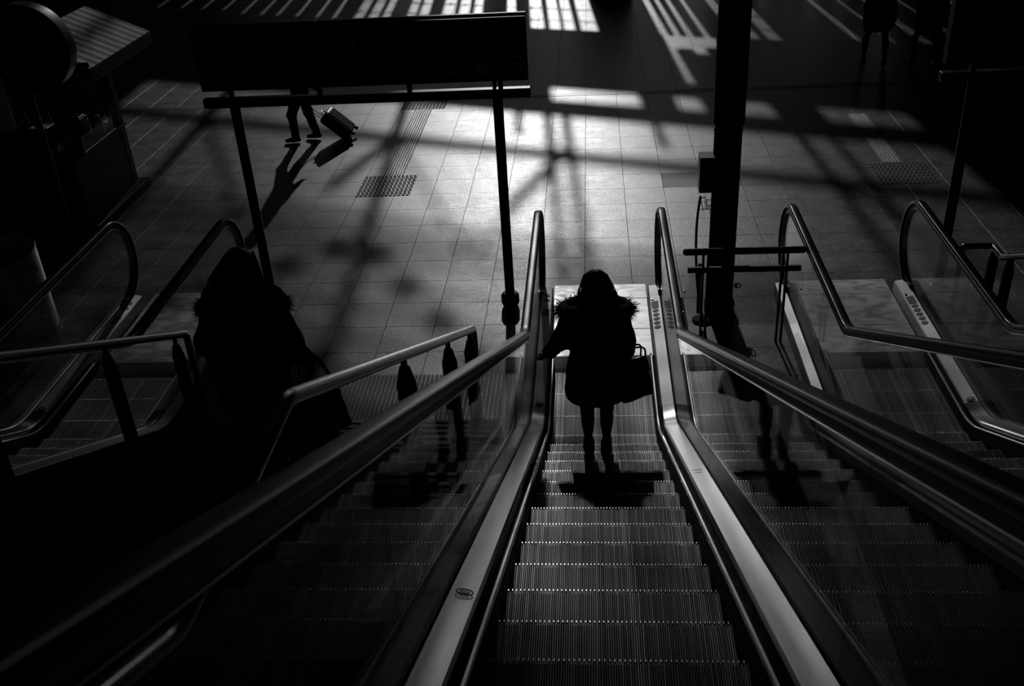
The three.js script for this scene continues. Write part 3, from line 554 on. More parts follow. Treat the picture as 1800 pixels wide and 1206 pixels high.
// ---------------------------------------------------------------- waste bin left of the left escalator
{
  const t = thing('waste_bin', 'rounded steel recycling bin with a slanting pictogram top beside the left escalator', 'bin', [-6.98, 0, -2.55]);
  const half = 0.4, out = []; for (let i = 0; i <= 24; i++) { const a = -Math.PI / 2 + Math.PI * i / 24; out.push([half * Math.cos(a), half * Math.sin(a)]); } out.push([-0.5, half], [-0.5, -half]);
  part('body', toCreasedNormals(prism(out, 1.0, 0.004).rotateX(-Math.PI / 2).translate(0, 0.52, 0), 0.5), M.plate, t);
  part('foot', toCreasedNormals(prism(out.map(([a, b]) => [a * 0.95, b * 0.95]), 0.04).rotateX(-Math.PI / 2).translate(0, 0.02, 0), 0.5), M.blackPaint, t);
  const top = new THREE.Group(); top.name = 'lid'; top.position.set(0, 1.03, 0); top.rotation.x = 0.12; t.add(top);
  part('lid_plate', toCreasedNormals(prism(out.map(([a, b]) => [a * 1.01, b * 1.01]), 0.03, 0.004).rotateX(-Math.PI / 2), 0.5), M.plate, top);
  for (const [x, z] of [[0.18, -0.12], [-0.06, 0.05], [-0.3, 0.0]]) part('pictogram', merge([box(0.09, 0.003, 0.02, x, 0.018, z - 0.035), box(0.02, 0.003, 0.06, x - 0.03, 0.018, z), box(0.02, 0.003, 0.06, x, 0.018, z), box(0.02, 0.003, 0.06, x + 0.03, 0.018, z)]), M.decalDark, top);
  for (const x of [-0.32]) part('opening', rbox(0.26, 0.02, 0.2, x, 0.012, 0.22, 0.005, 1), M.blackMatt, top);
  part('side_mark', new THREE.TorusGeometry(0.03, 0.004, 6, 18).rotateY(Math.PI / 2).translate(0.4, 0.82, 0.02), M.decalDark, t);
}

// ---------------------------------------------------------------- people
function nets(f, lo, hi, cell) {                              // surface nets of the field f (negative inside)
  const n = [0, 1, 2].map((i) => Math.ceil((hi[i] - lo[i]) / cell) + 1), [nx, ny, nz] = n, F = new Float32Array(nx * ny * nz), id = new Int32Array(nx * ny * nz).fill(-1), pos = [], idx = [];
  const I = (x, y, z) => x + nx * (y + ny * z);
  for (let z = 0; z < nz; z++) for (let y = 0; y < ny; y++) for (let x = 0; x < nx; x++) F[I(x, y, z)] = f(lo[0] + x * cell, lo[1] + y * cell, lo[2] + z * cell);
  const ed = [[0, 1], [2, 3], [4, 5], [6, 7], [0, 2], [1, 3], [4, 6], [5, 7], [0, 4], [1, 5], [2, 6], [3, 7]];
  for (let z = 0; z < nz - 1; z++) for (let y = 0; y < ny - 1; y++) for (let x = 0; x < nx - 1; x++) {
    const v = []; let neg = 0; for (let c = 0; c < 8; c++) { const q = F[I(x + (c & 1), y + (c >> 1 & 1), z + (c >> 2))]; v.push(q); if (q < 0) neg++; }
    if (!neg || neg === 8) continue;
    let s = [0, 0, 0], k = 0; for (const [a, b] of ed) if (v[a] < 0 !== v[b] < 0) { const t = v[a] / (v[a] - v[b]); for (let c = 0; c < 3; c++) { const pa = a >> c & 1, pb = b >> c & 1; s[c] += pa + t * (pb - pa); } k++; }
    id[I(x, y, z)] = pos.length / 3; pos.push(lo[0] + (x + s[0] / k) * cell, lo[1] + (y + s[1] / k) * cell, lo[2] + (z + s[2] / k) * cell);
  }
  const quad = (a, b, c, d, w) => { if (a < 0 || b < 0 || c < 0 || d < 0) return; if (w) idx.push(a, b, c, a, c, d); else idx.push(a, c, b, a, d, c); };
  for (let z = 1; z < nz - 1; z++) for (let y = 1; y < ny - 1; y++) for (let x = 1; x < nx - 1; x++) {
    const a = F[I(x, y, z)] < 0;
    if (a !== F[I(x + 1, y, z)] < 0) quad(id[I(x, y - 1, z - 1)], id[I(x, y, z - 1)], id[I(x, y, z)], id[I(x, y - 1, z)], a);
    if (a !== F[I(x, y + 1, z)] < 0) quad(id[I(x - 1, y, z - 1)], id[I(x - 1, y, z)], id[I(x, y, z)], id[I(x, y, z - 1)], a);
    if (a !== F[I(x, y, z + 1)] < 0) quad(id[I(x - 1, y - 1, z)], id[I(x, y - 1, z)], id[I(x, y, z)], id[I(x - 1, y, z)], a);
  }
  const g = new THREE.BufferGeometry(); g.setAttribute('position', new THREE.Float32BufferAttribute(pos, 3)); g.setIndex(idx); g.computeVertexNormals();
  g.setAttribute('uv', new THREE.Float32BufferAttribute(pos.length / 3 * 2, 2)); for (let i = 0; i < pos.length / 3; i++) g.attributes.uv.setXY(i, pos[i * 3] + pos[i * 3 + 2], pos[i * 3 + 1]);
  return g;
}
const cap = (a, b, ra, rb) => { const dx = b[0] - a[0], dy = b[1] - a[1], dz = b[2] - a[2], l = dx * dx + dy * dy + dz * dz || 1e-9; return (x, y, z) => { const t = Math.max(0, Math.min(1, ((x - a[0]) * dx + (y - a[1]) * dy + (z - a[2]) * dz) / l)); return Math.hypot(x - a[0] - t * dx, y - a[1] - t * dy, z - a[2] - t * dz) - ra - t * (rb - ra); }; };
const ell = (c, r) => (x, y, z) => { const a = (x - c[0]) / r[0], b = (y - c[1]) / r[1], d = (z - c[2]) / r[2], k = Math.hypot(a, b, d); return (k - 1) * Math.min(...r); };
const smin = (a, b, k) => { const h = Math.max(0, k - Math.abs(a - b)) / k; return Math.min(a, b) - h * h * k / 4; };
const blend = (list, k) => (x, y, z) => { let d = list[0](x, y, z); for (let i = 1; i < list.length; i++) d = smin(d, list[i](x, y, z), k); return d; };
// a stack of ellipses [y, cx, cz, a, b]
const loft = (rows) => (x, y, z) => {
  const n = rows.length; let i = 0; while (i < n - 2 && y > rows[i + 1][0]) i++;
  const p = rows[i], q = rows[i + 1], t = Math.max(0, Math.min(1, (y - p[0]) / (q[0] - p[0]))), e = t * t * (3 - 2 * t), m = (k) => p[k] + (q[k] - p[k]) * e, a = m(3), b = m(4);
  const d = (Math.hypot((x - m(1)) / a, (z - m(2)) / b) - 1) * Math.min(a, b); return Math.max(d, rows[0][0] - y, y - rows[n - 1][0]);
};
function handField(w, dir, side, curl = 0.5) {                 // w: wrist, dir: unit vector along the hand, side: unit vector towards the thumb
  const D = V(...dir).normalize(), T_ = V(...side).normalize(), N = D.clone().cross(T_).normalize(), P = (a, b, c) => [w[0] + D.x * a + T_.x * b + N.x * c, w[1] + D.y * a + T_.y * b + N.y * c, w[2] + D.z * a + T_.z * b + N.z * c];
  const list = [cap(P(0, 0, 0), P(0.07, 0.02, 0), 0.026, 0.022), cap(P(0.01, -0.005, 0), P(0.075, -0.022, 0), 0.024, 0.02)], fingers = [];
  for (const [b, l] of [[0.03, 0.07], [0.01, 0.08], [-0.01, 0.074], [-0.03, 0.058]]) {
    const k = P(0.08, b, 0), m = P(0.08 + l * 0.5, b * 1.15, -l * 0.22 * curl * 2), e = P(0.08 + l * (0.9 - 0.35 * curl), b * 1.15, -l * 0.75 * curl * 1.3);
    fingers.push(blend([cap(k, m, 0.0095, 0.0085), cap(m, e, 0.0085, 0.0068)], 0.006));
  }
  const th = blend([cap(P(0.015, 0.03, 0), P(0.045, 0.052, -0.012), 0.0125, 0.0105), cap(P(0.045, 0.052, -0.012), P(0.078, 0.05, -0.028), 0.0105, 0.008)], 0.008);
  const palm = blend([...list, th], 0.018); return (x, y, z) => { let d = palm(x, y, z); let f = 9; for (const q of fingers) f = Math.min(f, q(x, y, z)); return smin(d, f, 0.012); };
}
function headField(c, fwd) {                                   // c: head centre, fwd: facing in the xz plane
  const F = V(fwd[0], 0, fwd[1]).normalize(), R = V(-F.z, 0, F.x), P = (f, r, u) => [c[0] + F.x * f + R.x * r, c[1] + u, c[2] + F.z * f + R.z * r];
  const skull = blend([ell(P(-0.015, 0, 0.02), [0.08, 0.105, 0.08]), cap(P(0.03, 0, 0.03), P(0.05, 0, -0.07), 0.06, 0.038), cap(P(0.03, 0.03, -0.03), P(0.055, 0, -0.085), 0.04, 0.026), cap(P(0.03, -0.03, -0.03), P(0.055, 0, -0.085), 0.04, 0.026)], 0.03);
  const nose_ = cap(P(0.085, 0, 0.02), P(0.108, 0, -0.02), 0.009, 0.014), brow = cap(P(0.083, -0.03, 0.035), P(0.083, 0.03, 0.035), 0.013, 0.013), lipU = cap(P(0.09, -0.018, -0.052), P(0.09, 0.018, -0.052), 0.008, 0.008), lipL = cap(P(0.088, -0.014, -0.065), P(0.088, 0.014, -0.065), 0.008, 0.008);
  const eyes = [cap(P(0.083, 0.031, 0.015), P(0.083, 0.031, 0.015), 0.012, 0.012), cap(P(0.083, -0.031, 0.015), P(0.083, -0.031, 0.015), 0.012, 0.012)], ears = [cap(P(-0.01, 0.083, 0.03), P(0.0, 0.079, -0.02), 0.014, 0.01), cap(P(-0.01, -0.083, 0.03), P(0.0, -0.079, -0.02), 0.014, 0.01)];
  return blend([skull, nose_, brow, lipU, lipL, ...eyes, ...ears], 0.012);
}
function sub(f, lo, hi, cell) { return nets(f, lo, hi, cell); }
const around = (c, r) => [c.map((v) => v - r), c.map((v) => v + r)];
// pose: joints in metres, local to the feet; returns the continuous body
function bodyGeo(j, legR = 1) {
  const f = [
    cap(j.hipL, j.kneeL, 0.082 * legR, 0.055 * legR), cap(j.kneeL, j.ankleL, 0.054 * legR, 0.034 * legR), cap(j.hipR, j.kneeR, 0.082 * legR, 0.055 * legR), cap(j.kneeR, j.ankleR, 0.054 * legR, 0.034 * legR),
    ell([(j.kneeL[0] * 0.66 + j.ankleL[0] * 0.34), j.kneeL[1] * 0.7 + j.ankleL[1] * 0.3, j.kneeL[2] * 0.7 + j.ankleL[2] * 0.3 + (j.calf ?? 0.012)], [0.05 * legR, 0.12, 0.052 * legR]), ell([(j.kneeR[0] * 0.66 + j.ankleR[0] * 0.34), j.kneeR[1] * 0.7 + j.ankleR[1] * 0.3, j.kneeR[2] * 0.7 + j.ankleR[2] * 0.3 + (j.calf ?? 0.012)], [0.05 * legR, 0.12, 0.052 * legR]),
    cap(j.ankleL, j.toeL, 0.034, 0.026), cap(j.ankleR, j.toeR, 0.034, 0.026),
    cap(j.pelvis, j.chest, 0.13, 0.14), cap(j.chest, j.neck, 0.12, 0.055), cap(j.neck, j.head, 0.05, 0.05),
    cap(j.shoulderL, j.elbowL, 0.052, 0.042), cap(j.elbowL, j.wristL, 0.042, 0.028), cap(j.shoulderR, j.elbowR, 0.052, 0.042), cap(j.elbowR, j.wristR, 0.042, 0.028), cap(j.shoulderL, j.shoulderR, 0.07, 0.07),
  ];
  const all = blend(f, 0.05), xs = Object.keys(j).filter((k) => !/face|hand|thumb|curl|calf/.test(k)).map((k) => j[k]), lo = [0, 1, 2].map((i) => Math.min(...xs.map((p) => p[i])) - 0.2), hi = [0, 1, 2].map((i) => Math.max(...xs.map((p) => p[i])) + 0.2);
  const out = [nets(all, lo, hi, 0.014)];
  out.push(nets(headField(j.head, j.face), ...around(j.head, 0.16), 0.005));
  for (const k of ['L', 'R']) { const w = j['wrist' + k], d = j['hand' + k], c = [w[0] + d[0] * 0.07, w[1] + d[1] * 0.07, w[2] + d[2] * 0.07]; out.push(nets(handField(w, d, j['thumb' + k], j['curl' + k] ?? 0.5), ...around(c, 0.15), 0.0045)); }
  return merge(out);
}
function shoeGeo(ankle, toe, heel = 0.0) {
  const d = V(toe[0] - ankle[0], 0, toe[2] - ankle[2]).normalize(), P = (f, u) => [ankle[0] + d.x * f, u, ankle[2] + d.z * f], b = Math.min(ankle[1], toe[1]) - 0.06;
  const f = blend([cap(P(-0.045, ankle[1] - 0.045), P(0.05, ankle[1] - 0.045), 0.04, 0.04), cap(P(0.05, ankle[1] - 0.05), P(0.17, toe[1]), 0.042, 0.034), cap(P(0, ankle[1] - 0.03), P(0, ankle[1] + 0.05), 0.047, 0.047)], 0.03);
  const sole = Math.min(toe[1], ankle[1] - 0.045) - 0.03; void b;
  const fl = (x, y, z) => Math.max(f(x, y, z), sole - y); const list = [nets(fl, [Math.min(ankle[0], toe[0]) - 0.28, sole - 0.03, Math.min(ankle[2], toe[2]) - 0.28], [Math.max(ankle[0], toe[0]) + 0.28, ankle[1] + 0.14, Math.max(ankle[2], toe[2]) + 0.28], 0.008)];
  if (heel) { const h = P(-0.05, sole); list.push(cyl(0.026, 0.03, heel, h[0], sole - heel, h[2], 10)); }
  return merge(list);
}
function furGeo(ringPts, len, count, r = 0.004, spread = 0.9) { // tufts along a closed line of points with an outward direction
  const list = [];
  for (let i = 0; i < count; i++) {
    const k = rnd() * ringPts.length, a = ringPts[Math.floor(k) % ringPts.length], b = ringPts[(Math.floor(k) + 1) % ringPts.length], t = k % 1, p = a.p.clone().lerp(b.p, t).add(V(rr(-1, 1), rr(-1, 1), rr(-1, 1)).multiplyScalar(0.03)), d = a.d.clone().lerp(b.d, t).add(V(rr(-1, 1), rr(-1, 1), rr(-1, 1)).multiplyScalar(spread)).normalize(), l = len * rr(0.5, 1.15);
    const mid = p.clone().addScaledVector(d, l * 0.55), e = mid.clone().add(d.clone().add(V(rr(-0.5, 0.5), rr(-0.7, 0.1), rr(-0.5, 0.5))).normalize().multiplyScalar(l * 0.5));
    list.push(rod(p, mid, r, 4, r * 0.8), rod(mid, e, r * 0.8, 4, 0.0004));
  }
  return merge(list);
}
function strands(fn, count, r = 0.003, n = 5) { const list = []; for (let i = 0; i < count; i++) list.push(tube(fn(i / count, rnd), r * rr(0.6, 1.2), 4, 10)); return merge(list); }

// ---- woman on the central escalator (seen from behind, arm held out to the left, handbag at the right)
const hooded = (o) => {
  const t = thing('person', o.label, 'person', o.pos, o.turn, undefined), j = o.joints; t.scale.setScalar(o.scale ?? 1);
  part('body', bodyGeo(j, 0.92), o.skin, t);
  for (const k of ['L', 'R']) part('shoe', shoeGeo(j['ankle' + k], j['toe' + k], o.heel), M.leather, t);
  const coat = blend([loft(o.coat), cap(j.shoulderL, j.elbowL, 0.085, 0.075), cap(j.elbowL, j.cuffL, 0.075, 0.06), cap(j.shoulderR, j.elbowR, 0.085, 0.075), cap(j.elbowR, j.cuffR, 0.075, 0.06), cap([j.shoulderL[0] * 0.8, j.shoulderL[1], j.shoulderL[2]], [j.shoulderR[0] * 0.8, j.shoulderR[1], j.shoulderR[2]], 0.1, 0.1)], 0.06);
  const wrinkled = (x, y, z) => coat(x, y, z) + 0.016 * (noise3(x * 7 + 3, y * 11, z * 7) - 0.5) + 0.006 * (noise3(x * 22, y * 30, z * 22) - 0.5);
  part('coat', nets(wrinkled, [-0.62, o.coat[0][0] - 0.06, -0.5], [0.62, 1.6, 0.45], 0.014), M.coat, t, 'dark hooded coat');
  // hood lying on the shoulders with a fur edge
  const h = o.hood, ring = []; for (let i = 0; i < 28; i++) { const a = i / 28 * Math.PI * 2, c = Math.cos(a), s = Math.sin(a); ring.push({ p: V(h.c[0] + c * h.r[0], h.c[1] - Math.abs(c) * 0.02 + s * h.tip, h.c[2] + s * h.r[1]), d: V(c, -0.12, s * 0.7) }); }
  const hoodF = (x, y, z) => { const q = blend(ring.map((r, i) => cap(r.p.toArray(), ring[(i + 1) % 28].p.toArray(), 0.05, 0.05)), 0.02)(x, y, z); return smin(q, ell([h.c[0], h.c[1] - 0.03, h.c[2] + 0.05], [h.r[0] * 0.9, 0.1, h.r[1]])(x, y, z), 0.05); };
  const hood = part('hood', nets(hoodF, [h.c[0] - h.r[0] - 0.12, h.c[1] - 0.22, h.c[2] - h.r[1] - 0.14], [h.c[0] + h.r[0] + 0.12, h.c[1] + 0.2, h.c[2] + h.r[1] + 0.2], 0.016), M.coat, t);
  const fur = part('fur_edge', furGeo(ring, o.furLength, o.furCount, 0.0035, 0.8), M.fur, hood, 'shaggy fur edging'); fur.userData.kind = 'stuff';
  // long hair over the back
  const c = j.head, hair = blend([ell([c[0], c[1] + 0.025, c[2] + 0.02], [0.105, 0.125, 0.115]), loft(o.hair)], 0.07), hf = (x, y, z) => { const a = Math.atan2(x - c[0], z - c[2]); return hair(x, y, z) + 0.011 * Math.sin(a * 26 + 7 * noise3(x * 6, y * 4, z * 6)) * Math.min(1, Math.max(0.25, (c[1] + 0.1 - y) * 4)) + 0.025 * (noise3(x * 9, y * 5, z * 9) - 0.5); };
  const hm = part('hair', nets(hf, [c[0] - 0.26, o.hair[0][0] - 0.05, c[2] - 0.2], [c[0] + 0.26, c[1] + 0.2, c[2] + 0.3], 0.0095), M.hair, t, 'long loose dark hair');
  const low = o.hair[0], top = o.hair[o.hair.length - 1], st = part('hair_strands', strands((u) => { const a = rr(-2.6, 2.6) , x0 = c[0] + Math.sin(a) * 0.1, z0 = c[2] + Math.cos(a) * 0.1, x1 = low[1] + Math.sin(a) * low[3] * rr(0.9, 1.15), z1 = low[2] + Math.cos(a) * low[4] * rr(0.95, 1.1); return [V(x0, c[1] + 0.08, z0), V((x0 * 0.6 + x1 * 0.4) + rr(-0.03, 0.03) + Math.sin(a) * 0.04, c[1] - 0.08, (z0 * 0.6 + z1 * 0.4) + 0.02), V(x1 + rr(-0.02, 0.02), low[0] + 0.1, z1), V(x1 + rr(-0.04, 0.04), low[0] - rr(0, 0.07), z1 + rr(-0.02, 0.02))]; }, o.strands, 0.0028), M.hair, hm); st.userData.kind = 'stuff'; void top;
  return t;
};
const stepY = 0.38;
hooded({
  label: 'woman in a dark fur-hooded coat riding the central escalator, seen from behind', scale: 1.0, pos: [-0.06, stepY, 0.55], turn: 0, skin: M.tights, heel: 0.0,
  joints: {
    hipL: [-0.09, 0.86, -0.04], kneeL: [-0.085, 0.47, -0.06], ankleL: [-0.075, 0.09, -0.01], toeL: [-0.09, 0.045, -0.19], hipR: [0.09, 0.86, -0.04], kneeR: [0.085, 0.47, -0.08], ankleR: [0.075, 0.09, 0.02], toeR: [0.1, 0.045, -0.16],
    pelvis: [0, 0.92, -0.05], chest: [0, 1.25, -0.1], neck: [0, 1.46, -0.13], head: [0.005, 1.575, -0.16], face: [0.0, -1],
    shoulderL: [-0.18, 1.38, -0.11], elbowL: [-0.3, 1.1, -0.1], wristL: [-0.41, 0.93, -0.17], cuffL: [-0.39, 0.95, -0.16], handL: [-0.55, -0.65, -0.5], thumbL: [0.3, 0.2, -0.9], curlL: 0.35,
    shoulderR: [0.18, 1.38, -0.11], elbowR: [0.245, 1.1, -0.08], wristR: [0.27, 0.9, -0.2], cuffR: [0.27, 0.93, -0.18], handR: [0.05, -0.9, -0.3], thumbR: [-0.4, -0.1, -0.9], curlR: 0.9, calf: 0.014,
  },
  coat: [[0.57, -0.01, -0.04, 0.25, 0.18], [0.64, -0.01, -0.04, 0.265, 0.195], [0.78, -0.005, -0.05, 0.255, 0.19], [1.02, 0, -0.08, 0.215, 0.155], [1.28, 0, -0.1, 0.21, 0.15], [1.44, 0, -0.12, 0.12, 0.1]],
  hood: { c: [0.0, 1.405, -0.1], r: [0.262, 0.17], tip: 0.02 }, furLength: 0.1, furCount: 1100,
  hair: [[1.12, 0.04, 0.05, 0.12, 0.05], [1.28, 0.035, 0.04, 0.135, 0.07], [1.42, 0.025, -0.02, 0.12, 0.085], [1.58, 0.005, -0.13, 0.105, 0.1]], strands: 130,
});
function handbag(name, label, pos, turn, w, h, d, strapTop, category = 'handbag') {
  const t = thing(name, label, category, pos, turn);
  const bodyF = (x, y, z) => { const k = 1 - 0.28 * y / h, a = Math.abs(x) - w / 2 * k, b = Math.abs(z) - d / 2 * (1 - 0.55 * y / h), c = Math.abs(y - h / 2) - h / 2, q = [Math.max(a + 0.03, 0), Math.max(b + 0.03, 0), Math.max(c + 0.03, 0)]; return Math.hypot(...q) + Math.min(Math.max(a + 0.03, b + 0.03, c + 0.03), 0) - 0.03 + 0.014 * (noise3(x * 14, y * 14, z * 14) - 0.5); };
  part('body', nets(bodyF, [-w / 2 - 0.05, -0.05, -d / 2 - 0.05], [w / 2 + 0.05, h + 0.06, d / 2 + 0.05], 0.012), M.leather, t);
  for (const s of [-1, 1]) part('strap', tube([V(-w * 0.26, h * 0.85, s * d * 0.2), V(-w * 0.24, h + 0.1, s * d * 0.18), V(strapTop[0] - 0.04, h + strapTop[1], strapTop[2] + s * 0.02), V(strapTop[0] + 0.04, h + strapTop[1], strapTop[2] + s * 0.02), V(w * 0.24, h + 0.1, s * d * 0.18), V(w * 0.26, h * 0.85, s * d * 0.2)], 0.008, 8, 40), M.leather, t);
  part('zip', rod(V(-w * 0.33, h + 0.005, 0), V(w * 0.33, h + 0.005, 0), 0.006, 6), M.chrome, t);
  part('buckle', rbox(0.03, 0.04, 0.012, -w * 0.26, h * 0.82, d * 0.26, 0.004, 1), M.chrome, t);
  return t;
}
handbag('handbag', 'black leather handbag hanging from the arm of the woman on the central escalator', [0.26, 0.9, 0.42], 0.55, 0.32, 0.36, 0.17, [-0.04, 0.13, 0.0]);

// ---- woman walking down the stairs at the left
const W2 = { x: -2.36, z: 2.12, y: 8 * RISE };
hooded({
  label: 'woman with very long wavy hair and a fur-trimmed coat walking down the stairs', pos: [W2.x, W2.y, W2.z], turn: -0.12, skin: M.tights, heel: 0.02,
  joints: {
    hipL: [-0.09, 0.9, 0.0], kneeL: [-0.1, 0.5, -0.14], ankleL: [-0.1, 0.1 - RISE, -0.22], toeL: [-0.1, 0.045 - RISE, -0.4], hipR: [0.09, 0.9, 0.0], kneeR: [0.095, 0.5, -0.1], ankleR: [0.1, 0.1, 0.08], toeR: [0.1, 0.045, -0.1],
    pelvis: [0, 0.97, 0], chest: [0, 1.3, -0.08], neck: [0, 1.52, -0.12], head: [0.0, 1.64, -0.16], face: [0.0, -1],
    shoulderL: [-0.2, 1.44, -0.1], elbowL: [-0.29, 1.14, -0.04], wristL: [-0.29, 0.88, -0.12], cuffL: [-0.29, 0.92, -0.11], handL: [0, -0.95, -0.25], thumbL: [0.3, 0, -0.95], curlL: 0.5,
    shoulderR: [0.2, 1.44, -0.1], elbowR: [0.3, 1.16, -0.05], wristR: [0.33, 0.92, -0.18], cuffR: [0.33, 0.96, -0.16], handR: [0.05, -0.9, -0.3], thumbR: [-0.4, 0, -0.9], curlR: 0.9, calf: 0.012,
  },
  coat: [[0.55, 0.02, -0.02, 0.21, 0.18], [0.66, 0.01, -0.02, 0.25, 0.2], [0.85, 0, -0.02, 0.26, 0.2], [1.08, 0, -0.05, 0.25, 0.18], [1.34, 0, -0.08, 0.24, 0.17], [1.5, 0, -0.12, 0.13, 0.11]],
  hood: { c: [0.0, 1.42, -0.08], r: [0.26, 0.19], tip: 0.02 }, furLength: 0.085, furCount: 800,
  hair: [[1.0, 0.0, 0.1, 0.19, 0.07], [1.2, 0.0, 0.09, 0.2, 0.09], [1.42, 0.0, 0.02, 0.165, 0.11], [1.66, 0.0, -0.12, 0.11, 0.11]], strands: 170,
});
handbag('handbag', 'dark handbag with thin straps carried by the woman on the stairs', [W2.x + 0.36, W2.y + 0.36, W2.z - 0.2], 0.25, 0.42, 0.3, 0.16, [-0.03, 0.28, 0.0]);

// ---- traveller with a suitcase beyond the sign
function plainPerson(o) {
  const t = thing('person', o.label, 'person', o.pos, o.turn), j = o.joints;
  part('body', bodyGeo(j, o.legR ?? 1), o.skin ?? M.skin, t);
  if (o.trousers) {
    const f = blend([cap(j.hipL, j.kneeL, 0.11, 0.085), cap(j.kneeL, j.ankleL, 0.083, 0.068), cap(j.hipR, j.kneeR, 0.11, 0.085), cap(j.kneeR, j.ankleR, 0.083, 0.068), cap(j.hipL, j.hipR, 0.12, 0.12)], 0.04), wf = (x, y, z) => f(x, y, z) + 0.014 * (noise3(x * 12, y * 18, z * 12) - 0.5);
    part('trousers', nets(wf, [-0.75, 0.02, -0.75], [0.75, 1.15, 0.75], 0.014), M.cloth, t);
  }
  for (const k of ['L', 'R']) part('shoe', shoeGeo(j['ankle' + k], j['toe' + k], o.heel ?? 0), M.leather, t);
  const jf = blend([loft(o.jacket), cap(j.shoulderL, j.elbowL, 0.075, 0.065), cap(j.elbowL, j.wristL, 0.065, 0.05), cap(j.shoulderR, j.elbowR, 0.075, 0.065), cap(j.elbowR, j.wristR, 0.065, 0.05)], 0.06);
  part(o.skirt ? 'coat' : 'jacket', nets((x, y, z) => jf(x, y, z) + 0.012 * (noise3(x * 8, y * 10, z * 8) - 0.5), [-0.7, o.jacket[0][0] - 0.05, -0.7], [0.7, 1.6, 0.7], 0.016), M.cloth, t);
  const c = j.head; part('hair', nets((x, y, z) => Math.max(ell([c[0] - j.face[0] * 0.015, c[1] + 0.03, c[2] - j.face[1] * 0.015], [0.095, 0.115, 0.105])(x, y, z), -ell([c[0] + j.face[0] * 0.11, c[1] - 0.05, c[2] + j.face[1] * 0.11], [0.09, 0.12, 0.09])(x, y, z)), ...around(c, 0.18), 0.009), M.hair, t);
  return t;
}
const walk = (s, w) => ({                                       // walking towards -z; s: stride, w: half width
  hipL: [-0.09, 0.9, 0], kneeL: [-w, 0.5, -s * 0.45 - 0.03], ankleL: [-w, 0.1, -s * 0.5], toeL: [-w - 0.02, 0.045, -s * 0.5 - 0.18], hipR: [0.09, 0.9, 0], kneeR: [w, 0.49, s * 0.2], ankleR: [w, 0.11, s * 0.5], toeR: [w + 0.02, 0.045, s * 0.5 - 0.17],
  pelvis: [0, 0.97, 0], chest: [0, 1.28, -0.02], neck: [0, 1.5, -0.03], head: [0, 1.63, -0.05], face: [0, -1],
  shoulderL: [-0.19, 1.42, -0.02], elbowL: [-0.24, 1.14, 0.04], wristL: [-0.24, 0.9, -0.03], handL: [0, -0.97, -0.2], thumbL: [0.2, 0, -1], shoulderR: [0.19, 1.42, -0.02], elbowR: [0.24, 1.14, 0.1], wristR: [0.25, 0.92, 0.2], handR: [0, -0.8, 0.5], thumbR: [-0.2, 0, -1], curlL: 0.5, curlR: 0.8, calf: 0.012,
});
const TR = { x: -5.12, z: -9.3, turn: Math.PI / 2 };
plainPerson({
  label: 'traveller in dark trousers walking left under the sign, towing a suitcase', pos: [TR.x, 0, TR.z], turn: TR.turn, trousers: true, joints: walk(0.34, 0.085),
  jacket: [[0.82, 0, 0, 0.21, 0.16], [0.95, 0, 0, 0.2, 0.15], [1.2, 0, -0.01, 0.2, 0.14], [1.42, 0, -0.02, 0.19, 0.12], [1.5, 0, -0.03, 0.1, 0.09]],
});
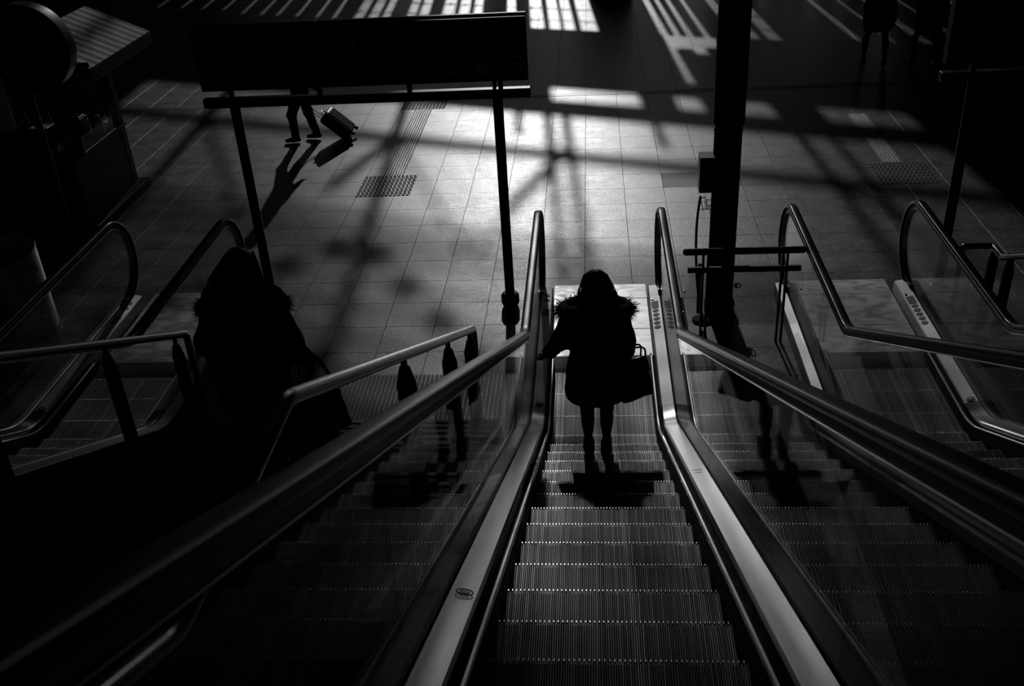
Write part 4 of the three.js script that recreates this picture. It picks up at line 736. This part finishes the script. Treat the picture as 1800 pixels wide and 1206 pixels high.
{
  const t = thing('suitcase', 'dark hard-shell trolley suitcase tilted and rolling behind the traveller', 'suitcase', [-4.33, 0.05, -9.42], 0);
  const tilt = new THREE.Group(); tilt.name = 'case'; tilt.rotation.z = 0.84; tilt.rotation.y = 0; t.add(tilt);
  part('shell', rbox(0.24, 0.56, 0.38, 0.0, 0.31, 0, 0.05, 4), M.blackPaint, tilt);
  for (const z of [-0.19, 0.19]) part('rim', rbox(0.05, 0.5, 0.02, 0.09, 0.31, z, 0.008, 1), M.darkSteel, tilt);
  part('ridge', merge([-0.12, -0.04, 0.04, 0.12].map((z) => rbox(0.02, 0.46, 0.025, 0.12, 0.31, z, 0.008, 1))), M.pipe, tilt);
  for (const [x, z] of [[-0.09, -0.15], [-0.09, 0.15], [0.09, -0.15], [0.09, 0.15]]) { const w = part('wheel', new THREE.CylinderGeometry(0.03, 0.03, 0.025, 16).rotateX(Math.PI / 2).translate(x, 0, z), M.blackMatt, tilt); part('wheel_fork', rbox(0.03, 0.05, 0.04, x, 0.03, z, 0.006, 1), M.blackPaint, w); }
  for (const z of [-0.06, 0.06]) part('handle_rod', rod(V(-0.09, 0.55, z), V(-0.09, 1.0, z), 0.008, 8), M.pipe, tilt);
  part('handle_grip', rbox(0.03, 0.03, 0.16, -0.09, 1.0, 0, 0.01), M.blackPaint, tilt); part('carry_handle', tube([V(0.0, 0.59, -0.09), V(0.0, 0.64, -0.06), V(0.0, 0.64, 0.06), V(0.0, 0.59, 0.09)], 0.01, 8, 20), M.pipe, tilt);
}
// ---- two passers-by cut off by the top of the frame
plainPerson({
  label: 'person in a knee-length dark skirt walking away at the top right, nearest the right sign', pos: [6.43, 0, -12.6], turn: 0.15, joints: walk(0.42, 0.15), legR: 0.95, skin: M.tights, skirt: true, heel: 0.0,
  jacket: [[0.64, 0, 0, 0.26, 0.2], [0.8, 0, 0, 0.25, 0.19], [1.05, 0, -0.01, 0.2, 0.15], [1.42, 0, -0.02, 0.19, 0.12], [1.5, 0, -0.03, 0.1, 0.09]],
});
plainPerson({
  label: 'person in a dark coat at the top right, left of the one in the skirt', pos: [5.5, 0, -12.75], turn: -0.1, joints: walk(0.3, 0.17), legR: 1.0, skin: M.tights, skirt: true,
  jacket: [[0.7, 0, 0, 0.27, 0.2], [0.9, 0, 0, 0.26, 0.2], [1.1, 0, -0.01, 0.22, 0.16], [1.42, 0, -0.02, 0.19, 0.12], [1.5, 0, -0.03, 0.1, 0.09]],
});
{
  const t = thing('unseen_cabinet', 'tall dark cabinet past the top edge, out of view, darkening the floor reflection below it', 'machine', [0.52, 0, -20.6]);  // unseen cabinet, placed to give the dark block reflected in the floor
  part('cabinet', rbox(1.05, 2.1, 0.8, 0, 1.05, 0, 0.03), M.blackPaint, t); part('window', rbox(0.7, 1.1, 0.02, -0.1, 1.3, 0.4, 0.008, 1), M.shinyPlastic, t); part('slot', rbox(0.7, 0.2, 0.02, -0.1, 0.4, 0.4, 0.008, 1), M.blackMatt, t);
}
renderer.render(scene, camera);
